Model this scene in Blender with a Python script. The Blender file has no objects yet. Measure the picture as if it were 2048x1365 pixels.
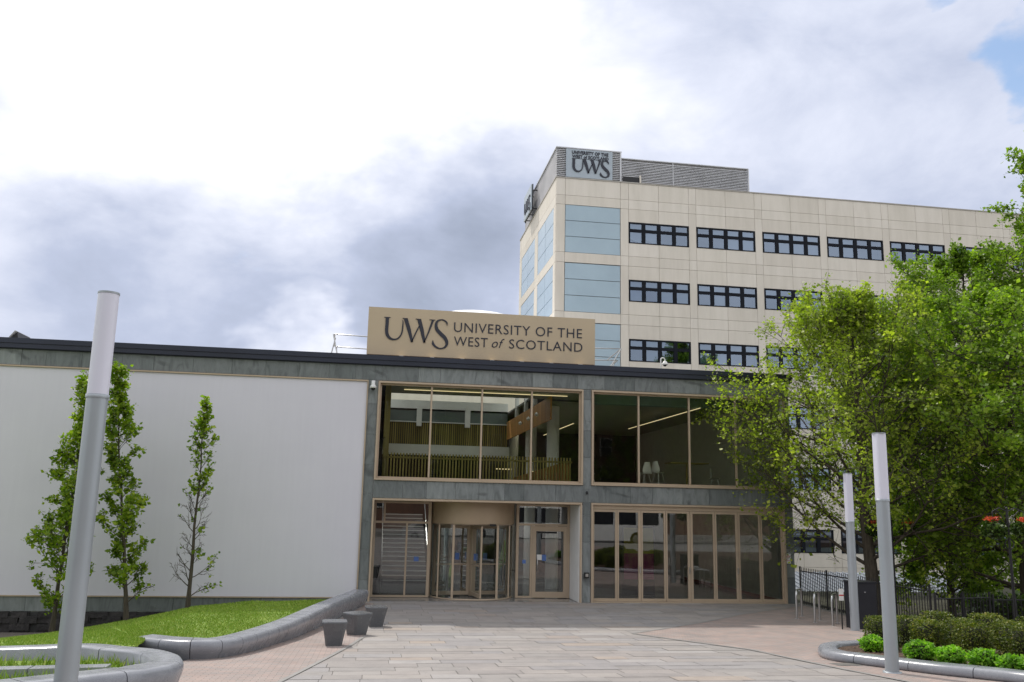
import bpy, math, random
import numpy as np
from mathutils import Vector, Matrix
R=math.radians
sc=bpy.context.scene
C=sc.collection
# ------------------------------------------------------------ camera
FPX=1738.87; YAW,PITCH,ROLL=.154035,.18831,.022165
cy,sy,cp,sp=math.cos(YAW),math.sin(YAW),math.cos(PITCH),math.sin(PITCH)
fw=Vector((sy*cp,cy*cp,sp)); rt=Vector((cy,-sy,0)); up=rt.cross(fw)
r2=math.cos(ROLL)*rt+math.sin(ROLL)*up; u2=-math.sin(ROLL)*rt+math.cos(ROLL)*up
cam_d=bpy.data.cameras.new('camera'); cam=bpy.data.objects.new('camera',cam_d); C.objects.link(cam)
m=Matrix((r2,u2,-fw)).transposed().to_4x4(); m.translation=Vector((0,0,3)); cam.matrix_world=m
cam_d.sensor_width=36; cam_d.lens=FPX/2048*36; cam_d.clip_end=3000; cam_d.clip_start=.05
sc.camera=cam
def pxdir(x,y): return (r2*(x-1024)+u2*(682.5-y)+fw*FPX).normalized()
# ------------------------------------------------------------ light
SUN=Vector((-.42,1,1.42)).normalized()     # towards the sun
sd=bpy.data.lights.new('sun','SUN'); sd.energy=2.6; sd.angle=R(1.6); sd.color=(1,.95,.87)
so=bpy.data.objects.new('sun',sd); C.objects.link(so); so.rotation_euler=SUN.to_track_quat('Z','Y').to_euler()
sc.view_settings.view_transform='Standard'; sc.view_settings.look='None'; sc.view_settings.exposure=0.13; sc.view_settings.gamma=1
W=bpy.data.worlds.new('World'); sc.world=W; W.use_nodes=True
nt=W.node_tree; nt.nodes.clear()
def N(t,**k):
    n=nt.nodes.new(t)
    for a,b in k.items(): setattr(n,a,b)
    return n
def setin(n,i,v):
    if hasattr(v,'default_value') or isinstance(v,bpy.types.NodeSocket): n.id_data.links.new(v,n.inputs[i])
    else: n.inputs[i].default_value=v
def M_(op,a,b=0.,c=None):
    n=nt.nodes.new('ShaderNodeMath'); n.operation=op; setin(n,0,a); setin(n,1,b)
    if c is not None: setin(n,2,c)
    return n.outputs[0]
def VM(op,a,b,scale=None):
    n=nt.nodes.new('ShaderNodeVectorMath'); n.operation=op; setin(n,0,a)
    if op=='SCALE': setin(n,3,scale)
    else: setin(n,1,b)
    return n.outputs[1] if op=='DOT_PRODUCT' else n.outputs[0]
def SS(v,a,b,lo=0.,hi=1.):
    n=nt.nodes.new('ShaderNodeMapRange'); n.interpolation_type='SMOOTHSTEP'; setin(n,0,v)
    n.inputs[1].default_value=a;n.inputs[2].default_value=b;n.inputs[3].default_value=lo;n.inputs[4].default_value=hi
    return n.outputs[0]
tc=N('ShaderNodeTexCoord').outputs['Generated']
def NO(vec,scale,detail=6,rough=.55,out=0,dist=0.):
    n=N('ShaderNodeTexNoise'); setin(n,'Vector',vec); n.inputs['Scale'].default_value=scale
    n.inputs['Detail'].default_value=detail; n.inputs['Roughness'].default_value=rough; n.inputs['Distortion'].default_value=dist
    return n.outputs[out]
dirn=VM('NORMALIZE',tc,(0,0,0))
stretch=VM('MULTIPLY',dirn,(1,1,1.7))
wc=NO(stretch,2.6,5,.6,1)
warp=VM('SCALE',VM('SUBTRACT',wc,(.5,.5,.5)),None,.26)
wc2=NO(stretch,9,4,.6,1)
warp2=VM('SCALE',VM('SUBTRACT',wc2,(.5,.5,.5)),None,.07)
dw=VM('NORMALIZE',VM('ADD',VM('ADD',dirn,warp),warp2),(0,0,0))
def blob(x,y,rad,soft=.5):
    d=pxdir(x,y); dt=VM('DOT_PRODUCT',dw,tuple(d))
    return SS(dt,math.cos(R(rad*(1+soft))),math.cos(R(rad*(1-soft))))
nz=NO(stretch,5.5,9,.60,0,.3)
nzb=NO(VM('ADD',stretch,(3.1,1.7,.4)),2.1,4,.5,0)
# shade: 0 bright white, 1 dark grey blue
sh=SS(nzb,.36,.72,.02,.24)
for (x,y,rad,soft,wt) in ((160,640,10,.5,.25),(480,590,9,.5,.24),(780,560,9,.5,.27),(850,410,7.5,.5,.24),(300,370,5,.6,.13),(-80,330,9,.5,.16),(1560,300,14,.7,.2),(1850,370,9,.6,.14),(1300,150,9,.9,.12),(1000,620,8,.7,.14)):
    sh=M_('ADD',sh,M_('MULTIPLY',blob(x,y,rad,soft),wt))
for (x,y,rad,soft,wt) in ((560,-60,15,.5,.6),(1000,40,8,.9,.12),(580,705,2.6,.6,.4),(1100,300,6,.6,.2)):
    sh=M_('SUBTRACT',sh,M_('MULTIPLY',blob(x,y,rad,soft),wt))
sh=M_('ADD',sh,M_('MULTIPLY',M_('SUBTRACT',nz,.5),.68))
sh=M_('MAXIMUM',sh,0.); sh=M_('MINIMUM',sh,1.)
cr=N('ShaderNodeValToRGB'); setin(cr,0,sh)
e=cr.color_ramp.elements; e[0].position=0; e[0].color=(1.15,1.16,1.2,1); e[1].position=1; e[1].color=(.28,.32,.42,1)
for p,c in ((.12,(.94,.96,1.0)),(.30,(.74,.78,.91)),(.55,(.50,.555,.71)),(.8,(.37,.42,.54))):
    q=e.new(p); q.color=(*c,1)
sky=N('ShaderNodeTexSky'); sky.sky_type='NISHITA'; sky.sun_disc=False
sky.sun_elevation=math.asin(SUN.z); sky.sun_rotation=math.atan2(SUN.x,SUN.y); sky.air_density=1.2; sky.dust_density=.6; sky.ozone_density=1.2
b1=N('ShaderNodeBackground'); setin(b1,0,sky.outputs[0]); b1.inputs[1].default_value=.15
b2=N('ShaderNodeBackground'); setin(b2,0,cr.outputs[0]); b2.inputs[1].default_value=1.0
# cover: where the blue shows through
bl=M_('ADD',M_('MULTIPLY',blob(2012,105,2.0,.5),1.),M_('MULTIPLY',blob(1850,0,.9,.6),.8))
bl=M_('ADD',bl,M_('MULTIPLY',M_('SUBTRACT',NO(stretch,11,6,.6,0),.5),2.2))
cover=SS(bl,.35,1.15,1,.12)
mx=N('ShaderNodeMixShader'); setin(mx,0,cover); setin(mx,1,b1.outputs[0]); setin(mx,2,b2.outputs[0])
wo=N('ShaderNodeOutputWorld'); setin(wo,0,mx.outputs[0])
W.cycles.sampling_method='MANUAL'; W.cycles.sample_map_resolution=1024
# ------------------------------------------------------------ helpers
rng=random.Random(7); nr=np.random.default_rng(11)
def tag(o,label=None,cat=None,group=None,kind=None):
    if label: o['label']=label
    if cat: o['category']=cat
    if group: o['group']=group
    if kind: o['kind']=kind
    return o
class MB:
    def __init__(s): s.v=[]; s.f=[]; s.sm=[]
    def add(s,vs,fs,smooth=False):
        b=len(s.v); s.v+= [tuple(map(float,p)) for p in vs]; s.f+=[tuple(i+b for i in f) for f in fs]; s.sm+=[smooth]*len(fs); return s
    def box(s,x0,x1,y0,y1,z0,z1):
        return s.add([(x0,y0,z0),(x1,y0,z0),(x1,y1,z0),(x0,y1,z0),(x0,y0,z1),(x1,y0,z1),(x1,y1,z1),(x0,y1,z1)],
          [(0,3,2,1),(4,5,6,7),(0,1,5,4),(1,2,6,5),(2,3,7,6),(3,0,4,7)])
    def quad(s,a,b,c,d): return s.add([a,b,c,d],[(0,1,2,3)])
    def tube(s,pts,rad,n=8,cap=True):
        pts=[Vector(p) for p in pts]
        if not hasattr(rad,'__len__'): rad=[rad]*len(pts)
        vs=[];fs=[]; ref=None
        for i,p in enumerate(pts):
            t=(pts[min(i+1,len(pts)-1)]-pts[max(i-1,0)]).normalized()
            if ref is None: ref=t.orthogonal().normalized()
            a=(ref-t*ref.dot(t)).normalized(); ref=a; b=t.cross(a)
            for k in range(n):
                w=2*math.pi*k/n; vs.append(p+(a*math.cos(w)+b*math.sin(w))*rad[i])
        for i in range(len(pts)-1):
            for k in range(n):
                k2=(k+1)%n; fs.append((i*n+k,i*n+k2,(i+1)*n+k2,(i+1)*n+k))
        s.add(vs,fs,True)
        if cap: s.add(vs[:n],[tuple(range(n))[::-1]]); s.add(vs[-n:],[tuple(range(n))])
        return s
    def lathe(s,cx,cy,prof,n=24,a0=0,a1=2*math.pi,smooth=True):
        full=abs(a1-a0-2*math.pi)<1e-6; k=n if full else n+1; vs=[];fs=[]
        for (r,z) in prof:
            for i in range(k):
                w=a0+(a1-a0)*i/n; vs.append((cx+r*math.cos(w),cy+r*math.sin(w),z))
        for j in range(len(prof)-1):
            for i in range(n):
                i2=(i+1)%k; fs.append((j*k+i,j*k+i2,(j+1)*k+i2,(j+1)*k+i))
        return s.add(vs,fs,smooth)
    def prism(s,poly,z0,z1):
        n=len(poly); vs=[(x,y,z0) for x,y in poly]+[(x,y,z1) for x,y in poly]
        return s.add(vs,[tuple(range(n))[::-1],tuple(range(n,2*n))]+[(i,(i+1)%n,(i+1)%n+n,i+n) for i in range(n)])
    def build(s,name,mat,parent=None,recalc=False):
        me=bpy.data.meshes.new(name); me.from_pydata(s.v,[],s.f); 
        me.polygons.foreach_set('use_smooth',s.sm); me.materials.append(mat); me.update()
        if recalc:
            import bmesh
            bm=bmesh.new(); bm.from_mesh(me); bmesh.ops.recalc_face_normals(bm,faces=bm.faces); bm.to_mesh(me); bm.free()
        o=bpy.data.objects.new(name,me); C.objects.link(o)
        if parent is not None: attach(o,parent)
        return o
def attach(o,p):
    o.parent=p; o.matrix_parent_inverse=world_of(p).inverted()
def world_of(o):
    m=Matrix.LocRotScale(o.location,o.rotation_euler,o.scale)
    if o.parent: m=world_of(o.parent)@o.matrix_parent_inverse@m
    return m
def thing(name,label,cat,loc=(0,0,0),group=None,kind=None):
    o=bpy.data.objects.new(name,None); o.empty_display_size=.2; C.objects.link(o); o.location=loc
    return tag(o,label,cat,group,kind)
def copy_tree(o,parent=None):
    c=o.copy(); C.objects.link(c)
    if parent is not None: c.parent=parent
    for ch in list(o.children): copy_tree(ch,c)
    return c
# ------------------------------------------------------------ materials
class Mat:
    def __init__(s,name):
        s.m=bpy.data.materials.new(name); s.m.use_nodes=True; s.t=s.m.node_tree; s.p=s.t.nodes['Principled BSDF']; s.out=s.t.nodes['Material Output']
        s._c=None
    def n(s,t,**k):
        n=s.t.nodes.new(t)
        for a,b in k.items():
            if a in n.inputs: setin(n,a,b)
            else: setattr(n,a,b)
        return n
    @property
    def co(s):
        if s._c is None: s._c=s.n('ShaderNodeTexCoord').outputs['Object']
        return s._c
    def mapv(s,scale): 
        n=s.n('ShaderNodeMapping'); setin(n,0,s.co); n.inputs['Scale'].default_value=scale; return n.outputs[0]
    def noise(s,scale,detail=4,vec=None,rough=.55,dist=0):
        n=s.n('ShaderNodeTexNoise'); setin(n,'Vector',vec if vec is not None else s.co); n.inputs['Scale'].default_value=scale; n.inputs['Detail'].default_value=detail
        n.inputs['Roughness'].default_value=rough; n.inputs['Distortion'].default_value=dist; return n.outputs[0]
    def ramp(s,v,stops,interp='LINEAR'):
        n=s.n('ShaderNodeValToRGB'); setin(n,0,v); n.color_ramp.interpolation=interp; e=n.color_ramp.elements
        while len(e)>1: e.remove(e[-1])
        e[0].position=stops[0][0]; e[0].color=(*stops[0][1],1)
        for p,c in stops[1:]: q=e.new(p); q.color=(*c,1)
        return n.outputs[0]
    def mix(s,f,a,b,mode='MIX'):
        n=s.n('ShaderNodeMix'); n.data_type='RGBA'; n.blend_type=mode
        ins=[i for i in n.inputs if i.enabled] if False else n.inputs
        setin(n,0,f); 
        for idx,v in ((6,a),(7,b)):
            if isinstance(v,tuple): n.inputs[idx].default_value=(*v,1) if len(v)==3 else v
            else: s.t.links.new(v,n.inputs[idx])
        return n.outputs[2]
    def island(s): return s.n('ShaderNodeNewGeometry').outputs['Random Per Island']
    def col(s,v):
        if isinstance(v,tuple): s.p.inputs['Base Color'].default_value=(*v,1)
        else: s.t.links.new(v,s.p.inputs['Base Color'])
        return s
    def set(s,**k):
        for a,b in k.items(): setin(s.p,a.replace('_',' '),b)
        return s
    def bump(s,h,strength=.3,dist=.01):
        n=s.n('ShaderNodeBump'); n.inputs['Strength'].default_value=strength; n.inputs['Distance'].default_value=dist; setin(n,'Height',h); s.t.links.new(n.outputs[0],s.p.inputs['Normal']); return s
def sc3(c,k): return tuple(x*k for x in c)
def simple(name,c,rough=.5,metal=0.,var=.12,scale=3.,bump=0,bs=60,spec=.5):
    M=Mat(name); a=M.ramp(M.noise(scale,5),((.3,sc3(c,1-var)),(.7,sc3(c,1+var))))
    M.col(a).set(Roughness=rough,Metallic=metal); M.p.inputs['Specular IOR Level'].default_value=spec
    if bump: M.bump(M.noise(bs,4),bump,.01)
    return M.m
def emit(name,c,s):
    M=Mat(name); M.col(c); M.p.inputs['Emission Color'].default_value=(*c,1); M.p.inputs['Emission Strength'].default_value=s; return M.m
# slate cladding
M=Mat('slate'); isl=M.island()
base=M.ramp(isl,((0,(.13,.147,.148)),(.5,(.165,.18,.182)),(1,(.22,.24,.24))))
st=M.noise(3.2,6,M.mapv((1.6,1,.45)),.62,1.2); c=M.mix(.75,base,M.ramp(st,((.3,(.5,.52,.52)),(.5,(1,1,1)),(.75,(1.35,1.35,1.33)))),'MULTIPLY')
v=M.n('ShaderNodeTexWave',bands_direction='DIAGONAL'); setin(v,0,M.mapv((.5,.5,1))); v.inputs['Scale'].default_value=.35; v.inputs['Distortion'].default_value=7; v.inputs['Detail'].default_value=4; v.inputs['Detail Scale'].default_value=1.2
crk=M.ramp(v.outputs[1],((0,(.45,.45,.45)),(.018,(.6,.6,.6)),(.05,(1,1,1))))
crm=M.ramp(M.noise(1.1,3),((.52,(0,0,0)),(.6,(1,1,1)))); c=M.mix(crm,c,M.mix(.75,c,crk,'MULTIPLY')); M.col(c).set(Roughness=.55); M.bump(M.noise(12,6),.25,.01); m_slate=M.m
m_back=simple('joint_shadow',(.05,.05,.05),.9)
# render panel
M=Mat('white_render'); c=M.mix(.5,M.ramp(M.noise(.35,4,M.mapv((1,1,2.2))),((.3,(.64,.625,.70)),(.7,(.69,.675,.745)))),M.ramp(M.noise(2.5,6,M.mapv((3,1,.25))),((.35,(.65,.635,.705)),(.7,(.68,.665,.735)))))
M.col(c).set(Roughness=.85).bump(M.noise(90,3),.15,.004); m_render=M.m
m_bronze=simple('bronze_frame',(.47,.37,.27),.42,.15,.06,1.5)
m_bronze_d=simple('bronze_panel',(.40,.30,.20),.45,.1,.08,1)
m_navy=simple('navy_metal',(.022,.027,.045),.38,.2,.15,.6)
m_white=simple('white_paint',(.74,.74,.73),.6,0,.04)
m_inwhite=simple('interior_white',(.62,.63,.60),.8,0,.05)
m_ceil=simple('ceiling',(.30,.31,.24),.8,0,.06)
m_floor=simple('interior_floor',(.25,.24,.23),.18,0,.15,1)
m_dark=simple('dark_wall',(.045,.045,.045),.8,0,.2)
m_green=simple('grey_green_panel',(.10,.125,.12),.6,0,.15,.8)
M=Mat('timber'); wv=M.noise(4,5,M.mapv((14,14,1.2)),.6); M.col(M.mix(.6,M.ramp(wv,((.3,(.42,.18,.05)),(.7,(.62,.30,.10)))),M.ramp(M.island(),((0,(.36,.16,.05)),(1,(.66,.34,.11)))))).set(Roughness=.5); m_timber=M.m
M=Mat('dark_timber'); M.col(M.ramp(M.island(),((0,(.16,.13,.03)),(1,(.34,.28,.09))))).set(Roughness=.6); m_timber_d=M.m
m_black=simple('black_metal',(.018,.018,.02),.45,.2)
m_steel=simple('stainless',(.55,.55,.55),.28,.95,.05)
def glass(name,tint,fac,rough=0.,gc=(1,1,1)):
    M=Mat(name); t=M.t; t.nodes.remove(M.p)
    tr=t.nodes.new('ShaderNodeBsdfTransparent'); tr.inputs[0].default_value=(*tint,1)
    gl=t.nodes.new('ShaderNodeBsdfGlossy'); gl.inputs[0].default_value=(*gc,1); gl.inputs['Roughness'].default_value=rough
    fr=t.nodes.new('ShaderNodeFresnel'); fr.inputs[0].default_value=1.5
    mu=t.nodes.new('ShaderNodeMath'); mu.operation='MULTIPLY_ADD'; t.links.new(fr.outputs[0],mu.inputs[0]); mu.inputs[1].default_value=.9; mu.inputs[2].default_value=fac; mu.use_clamp=True
    n=t.nodes.new('ShaderNodeTexNoise'); n.inputs['Scale'].default_value=.6; b=t.nodes.new('ShaderNodeBump'); b.inputs['Strength'].default_value=.05; b.inputs['Distance'].default_value=.02
    tcn=t.nodes.new('ShaderNodeTexCoord'); t.links.new(tcn.outputs['Object'],n.inputs['Vector']); t.links.new(n.outputs[0],b.inputs['Height']); t.links.new(b.outputs[0],gl.inputs['Normal'])
    mi=t.nodes.new('ShaderNodeMixShader'); t.links.new(mu.outputs[0],mi.inputs[0]); t.links.new(tr.outputs[0],mi.inputs[1]); t.links.new(gl.outputs[0],mi.inputs[2]); t.links.new(mi.outputs[0],M.out.inputs[0])
    return M.m
m_glass=glass('clear_glass',(.76,.81,.80),.10)
m_glass_up=glass('upper_glass',(.88,.92,.82),-.015)
m_glass_t=glass('office_glass',(.5,.58,.64),.24,0,(.62,.75,.95))
m_roofglass=glass('roof_glass',(.9,.95,.95),.05)
# granite
def granite(name,c):
    M=Mat(name); sp=M.noise(160,3,None,.8); big=M.noise(3,5)
    a=M.ramp(sp,((.35,sc3(c,.72)),(.5,c),(.66,sc3(c,1.3)))); a=M.mix(.7,a,M.ramp(big,((.3,(.8,.8,.82)),(.7,(1.1,1.1,1.08)))),'MULTIPLY')
    a=M.mix(.5,a,M.ramp(M.island(),((0,(.88,.88,.88)),(1,(1.08,1.08,1.08)))),'MULTIPLY')
    M.col(a).set(Roughness=M.ramp(big,((.3,(.2,)*3),(.7,(.32,)*3))) ).bump(sp,.12,.003); return M.m
m_granite=granite('grey_granite',(.27,.28,.31)); m_granite_d=granite('dark_granite',(.115,.12,.13))
# paving
M=Mat('paving_slabs'); isl=M.island()
c=M.ramp(isl,((0,(.235,.22,.205)),(.16,(.27,.25,.23)),(.30,(.285,.245,.21)),(.36,(.24,.23,.215)),(.5,(.28,.265,.245)),(.62,(.235,.23,.228)),(.72,(.295,.275,.25)),(.80,(.32,.27,.22)),(.85,(.26,.255,.25)),(.94,(.315,.305,.29))),'CONSTANT')
c=M.mix(.3,c,(.27,.255,.24)); c=M.mix(1.,c,(1.07,1.04,1.06),'MULTIPLY'); c=M.mix(.8,c,M.ramp(M.noise(2.2,6,None,.65),((.28,(.78,.78,.79)),(.5,(1,1,1)),(.75,(1.14,1.13,1.12)))),'MULTIPLY')
c=M.mix(.6,c,M.ramp(M.noise(70,3,None,.7),((.3,(.82,.82,.82)),(.7,(1.12,1.12,1.12)))),'MULTIPLY')
sps=M.noise(17,2,None,.3); c=M.mix(.8,c,M.ramp(sps,((.2,(.35,.33,.32)),(.245,(1,1,1)))),'MULTIPLY')
M.col(c).set(Roughness=.72).bump(M.noise(30,5),.2,.006); m_pave=M.m
m_grout=simple('grout',(.13,.12,.11),.9,0,.2,4)
M=Mat('brick_paving'); br=M.n('ShaderNodeTexBrick'); setin(br,0,M.mapv((1,1,1))); br.inputs['Scale'].default_value=1; br.inputs['Brick Width'].default_value=.2; br.inputs['Row Height'].default_value=.1; br.inputs['Mortar Size'].default_value=.005; br.inputs['Mortar Smooth'].default_value=.3
br.inputs['Color1'].default_value=(.345,.26,.23,1); br.inputs['Color2'].default_value=(.28,.245,.23,1); br.inputs['Mortar'].default_value=(.12,.105,.10,1)
c=M.mix(.8,br.outputs[0],M.ramp(M.noise(1.6,6,None,.65),((.3,(.78,.79,.8)),(.7,(1.2,1.18,1.17)))),'MULTIPLY')
c=M.mix(.5,c,M.ramp(M.noise(40,3),((.3,(.8,.8,.8)),(.7,(1.15,1.15,1.15)))),'MULTIPLY')
M.col(c).set(Roughness=.8).bump(br.outputs[1],-.3,.01); m_brick=M.m
# lawn
M=Mat('lawn'); c=M.ramp(M.noise(1.3,6,None,.65),((.3,(.13,.22,.016)),(.55,(.18,.28,.02)),(.75,(.24,.33,.035))))
c=M.mix(.8,c,M.ramp(M.noise(45,4,None,.7),((.3,(.6,.65,.5)),(.7,(1.3,1.25,1.2)))),'MULTIPLY'); M.col(c).set(Roughness=.8).bump(M.noise(60,4),.7,.03); m_lawn=M.m
M=Mat('grass_blade'); M.col(M.ramp(M.island(),((0,(.14,.25,.012)),(.7,(.24,.37,.025)),(1,(.38,.42,.09))))).set(Roughness=.6); m_blade=M.m
m_gravel=simple('gravel',(.16,.14,.12),.9,0,.4,25,.8,30)
M=Mat('rough_stone'); c=M.ramp(M.noise(3,6,None,.7),((.3,(.02,.019,.02)),(.7,(.07,.065,.065)))); M.col(M.mix(.6,c,M.ramp(M.island(),((0,(.6,.6,.6)),(1,(1.2,1.15,1.15)))),'MULTIPLY')).set(Roughness=.9).bump(M.noise(7,6),.9,.06); m_rock=M.m
m_soil=simple('bark_mulch',(.075,.045,.03),.95,0,.5,18,.9,25)
m_asphalt=simple('asphalt',(.06,.06,.062),.85,0,.15,2,.4,80)
def leafmat(name,stops,trans=.45,rough=.45):
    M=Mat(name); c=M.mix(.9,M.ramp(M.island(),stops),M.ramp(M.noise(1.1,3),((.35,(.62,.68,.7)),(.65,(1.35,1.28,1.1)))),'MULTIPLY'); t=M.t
    M.col(c).set(Roughness=rough); M.p.inputs['Specular IOR Level'].default_value=.35
    tl=t.nodes.new('ShaderNodeBsdfTranslucent'); mm=M.mix(1.,c,(1.35,1.7,.5),'MULTIPLY'); t.links.new(mm,tl.inputs[0])
    mi=t.nodes.new('ShaderNodeMixShader'); mi.inputs[0].default_value=trans; t.links.new(M.p.outputs[0],mi.inputs[1]); t.links.new(tl.outputs[0],mi.inputs[2]); t.links.new(mi.outputs[0],M.out.inputs[0]); return M.m
m_leaf1=leafmat('spring_leaf',((0,(.16,.21,.025)),(.5,(.26,.32,.04)),(1,(.42,.46,.09))),.5)
m_leaf2=leafmat('mid_leaf',((0,(.10,.17,.018)),(.5,(.185,.28,.03)),(1,(.32,.42,.06))),.42)
m_leaf3=leafmat('oak_leaf',((0,(.10,.17,.012)),(.5,(.18,.27,.02)),(1,(.32,.38,.04))),.4)
m_box=leafmat('box_leaf',((0,(.045,.07,.008)),(.5,(.10,.135,.018)),(.85,(.19,.21,.035)),(1,(.22,.19,.05))),.25)
m_lime=leafmat('lime_leaf',((0,(.11,.25,.02)),(.5,(.19,.40,.035)),(1,(.33,.52,.07))),.4)
m_laurel=leafmat('laurel_leaf',((0,(.02,.04,.01)),(.6,(.05,.09,.02)),(1,(.12,.18,.04))),.2,.25)
m_red=leafmat('red_petal',((0,(.6,.05,.03)),(1,(.8,.14,.08))),.3)
M=Mat('bark'); M.col(M.ramp(M.noise(6,6,M.mapv((3,3,.5)),.7),((.3,(.035,.028,.02)),(.7,(.11,.09,.065))))).set(Roughness=.9).bump(M.noise(25,5,M.mapv((2,2,.4))),.8,.03); m_bark=M.m
m_lamp=simple('grey_lamp_post',(.36,.395,.425),.38,.25,.06,1)
M=Mat('lamp_diffuser'); M.col((.70,.70,.80)).set(Roughness=.35); M.p.inputs['Transmission Weight'].default_value=0; M.p.inputs['Subsurface Weight'].default_value=.0; m_diff=M.m
M=Mat('cream_panel'); c=M.ramp(M.island(),((0,(.72,.66,.58)),(.5,(.76,.70,.615)),(1,(.79,.73,.65))))
c=M.mix(.7,c,M.ramp(M.noise(.8,6,M.mapv((2.5,2.5,.35)),.6),((.3,(.86,.86,.84)),(.6,(1.02,1.02,1.02)))),'MULTIPLY'); M.col(c).set(Roughness=.8); m_cream=M.m
m_cream_b=simple('cream_joint',(.62,.56,.50),.9)
M=Mat('blue_glazing'); c=M.ramp(M.noise(.5,4),((.3,(.37,.48,.56)),(.7,(.42,.54,.62)))); M.col(c).set(Roughness=.16); m_blue=M.m
m_louvre=simple('grey_louvre',(.62,.62,.64),.5,.3,.12,1)
m_plant=simple('plant_panel',(.42,.41,.42),.6,.1,.15,.7)
m_gold=simple('sign_board_gold',(.50,.40,.275),.4,.1,.05,.5)
m_ink=simple('dark_lettering',(.016,.018,.032),.4)
m_signgrey=simple('sign_panel_pale',(.42,.48,.54),.4,0,.05)
m_redpt=simple('red_paint',(.5,.03,.03),.5); m_bluept=simple('blue_sticker',(.08,.16,.42),.5)
m_yel=simple('yellow_panel',(.22,.20,.01),.5); m_mag=simple('magenta_panel',(.2,.01,.09),.5)
m_binm=simple('bin_metal',(.022,.024,.032),.4,.2)
m_fill=emit('fill_strip',(1,.88,.66),5); m_lit2=emit('lit_strip_dim',(.9,.72,.42),.75)
# ------------------------------------------------------------ ground
def zg(y):
    s=min(max((24-y)/24,0),.60); return 1.3*s**1.3
ys=[28.62]+[28.5-.25*i for i in range(1,150)]+[-9,-12,-16]
def strip(x0,x1,ylist,off):
    b=MB(); vs=[];fs=[]
    for y in ylist: vs+=[(x0,y,zg(y)+off),(x1,y,zg(y)+off)]
    for i in range(len(ylist)-1): fs.append((2*i+2,2*i+3,2*i+1,2*i))
    return b.add(vs,fs)
g=MB(); g.add([(-1500,-1500,-2.0),(1500,-1500,-2.0),(1500,1500,-2.0),(-1500,1500,-2.0)],[(0,1,2,3)])
tag(g.build('ground',simple('rough_ground',(.10,.105,.07),.95,0,.3,.2)),kind='structure')
# paving base + slabs
b=strip(-3.2,14.25,ys,-.012); o=b.build('paving_bed',m_grout); tag(o,kind='structure')
b=MB(); y=28.6; r_=rng
while y>-4:
    d=r_.choice((.40,.46,.5,.56,.66)); y2=y-d; x=-3.2+r_.random()*.5
    while x<14.25:
        w=r_.choice((.6,.75,.9,1.05,1.25,1.5)); x2=min(x+w,14.25); gpp=.0045
        if x2-x>.1:
            z=r_.uniform(-.002,.002)
            b.quad((x+gpp,y2+gpp,zg(y2)+z),(x2-gpp,y2+gpp,zg(y2)+z),(x2-gpp,y-gpp,zg(y)+z),(x+gpp,y-gpp,zg(y)+z))
        x=x2
    y=y2
tag(b.build('plaza',m_pave),kind='structure')
def poly_strip(left,right,y0,y1,off,name,mat,step=.25):
    """sheet between two x(y) curves following the ground"""
    f=lambda pts,y: float(np.interp(y,[p[1] for p in pts],[p[0] for p in pts]))
    n=max(2,int((y1-y0)/step)+1); b=MB(); vs=[];fs=[]
    for i in range(n):
        y=y0+(y1-y0)*i/(n-1); a,c=f(left,y),f(right,y); vs+=[(a,y,zg(y)+off),(c,y,zg(y)+off)]
    for i in range(n-1): fs.append((2*i,2*i+1,2*i+3,2*i+2))
    b.add(vs,fs); return tag(b.build(name,mat),kind='structure')
poly_strip([(-3.2,6),(-3.2,15),(-2.9,16.8),(-2.2,17.8),(-1.1,22),(-.35,25.6),(0,28)],[(-2.6,6),(-1.17,13.61),(-.27,18.56),(-.02,20.2),(.1,24),(.16,28)],2,28,.006,'brick_path',m_brick)
poly_strip([(9.3,2),(8.5,12),(8.16,14.42),(7.81,17.66),(6.31,20.92),(10.98,25.45),(14.2,27.9)],[(14.25,2),(14.25,28)],2,27.9,.006,'brick_path',m_brick,.12)
# stone edging lines between slabs and bricks
def ribbon(pts,w,off,name,mat):
    b=MB(); P=[]
    for i in range(len(pts)-1):
        (x0,y0),(x1,y1)=pts[i],pts[i+1]; n=max(2,int(math.hypot(x1-x0,y1-y0)/.3))
        for k in range(n): P.append((x0+(x1-x0)*k/n,y0+(y1-y0)*k/n))
    P.append(pts[-1]); vs=[];fs=[]
    for i,(x,y) in enumerate(P):
        a=P[max(i-1,0)];c=P[min(i+1,len(P)-1)]; t=Vector((c[0]-a[0],c[1]-a[1])).normalized(); nx,ny=-t.y*w/2,t.x*w/2
        vs+=[(x-nx,y-ny,zg(y-ny)+off),(x+nx,y+ny,zg(y+ny)+off)]
    for i in range(len(P)-1): fs.append((2*i,2*i+2,2*i+3,2*i+1))
    return tag(b.add(vs,fs).build(name,mat),kind='structure')
m_edge=simple('edging_stone',(.24,.23,.22),.7,0,.15,3)
ribbon([(8.5,12),(8.16,14.42),(7.81,17.66),(6.31,20.92)],.10,.011,'paving_edge',m_edge)
ribbon([(6.31,20.92),(10.98,25.45),(14.2,27.9)],.10,.0115,'paving_edge',m_edge)
ribbon([(-2.6,6),(-1.17,13.61),(-.27,18.56),(-.02,20.2)],.08,.011,'paving_edge',m_edge)
# slab under the plaza edge on the right (retaining face) + verge
b=MB(); b.box(14.25,14.5,19.2,28.6,-2,0.02); tag(b.build('retaining_edge',simple('concrete_edge',(.2,.19,.18),.8)),kind='structure')
# road and pavement behind the viewpoint
b=MB(); b.box(-80,80,-15,-5,-.3,.35); tag(b.build('road',m_asphalt),kind='structure')
b=MB(); b.box(-80,-3.2,-5,2.5,-.6,.60); tag(b.build('pavement',m_edge),kind='structure')
b=MB(); b.box(14.25,80,-5,9.5,-.6,.60); tag(b.build('pavement',m_edge),kind='structure')
b=MB(); b.box(-80,80,-60,-15,-.3,.47); tag(b.build('pavement',m_edge),kind='structure')
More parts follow.
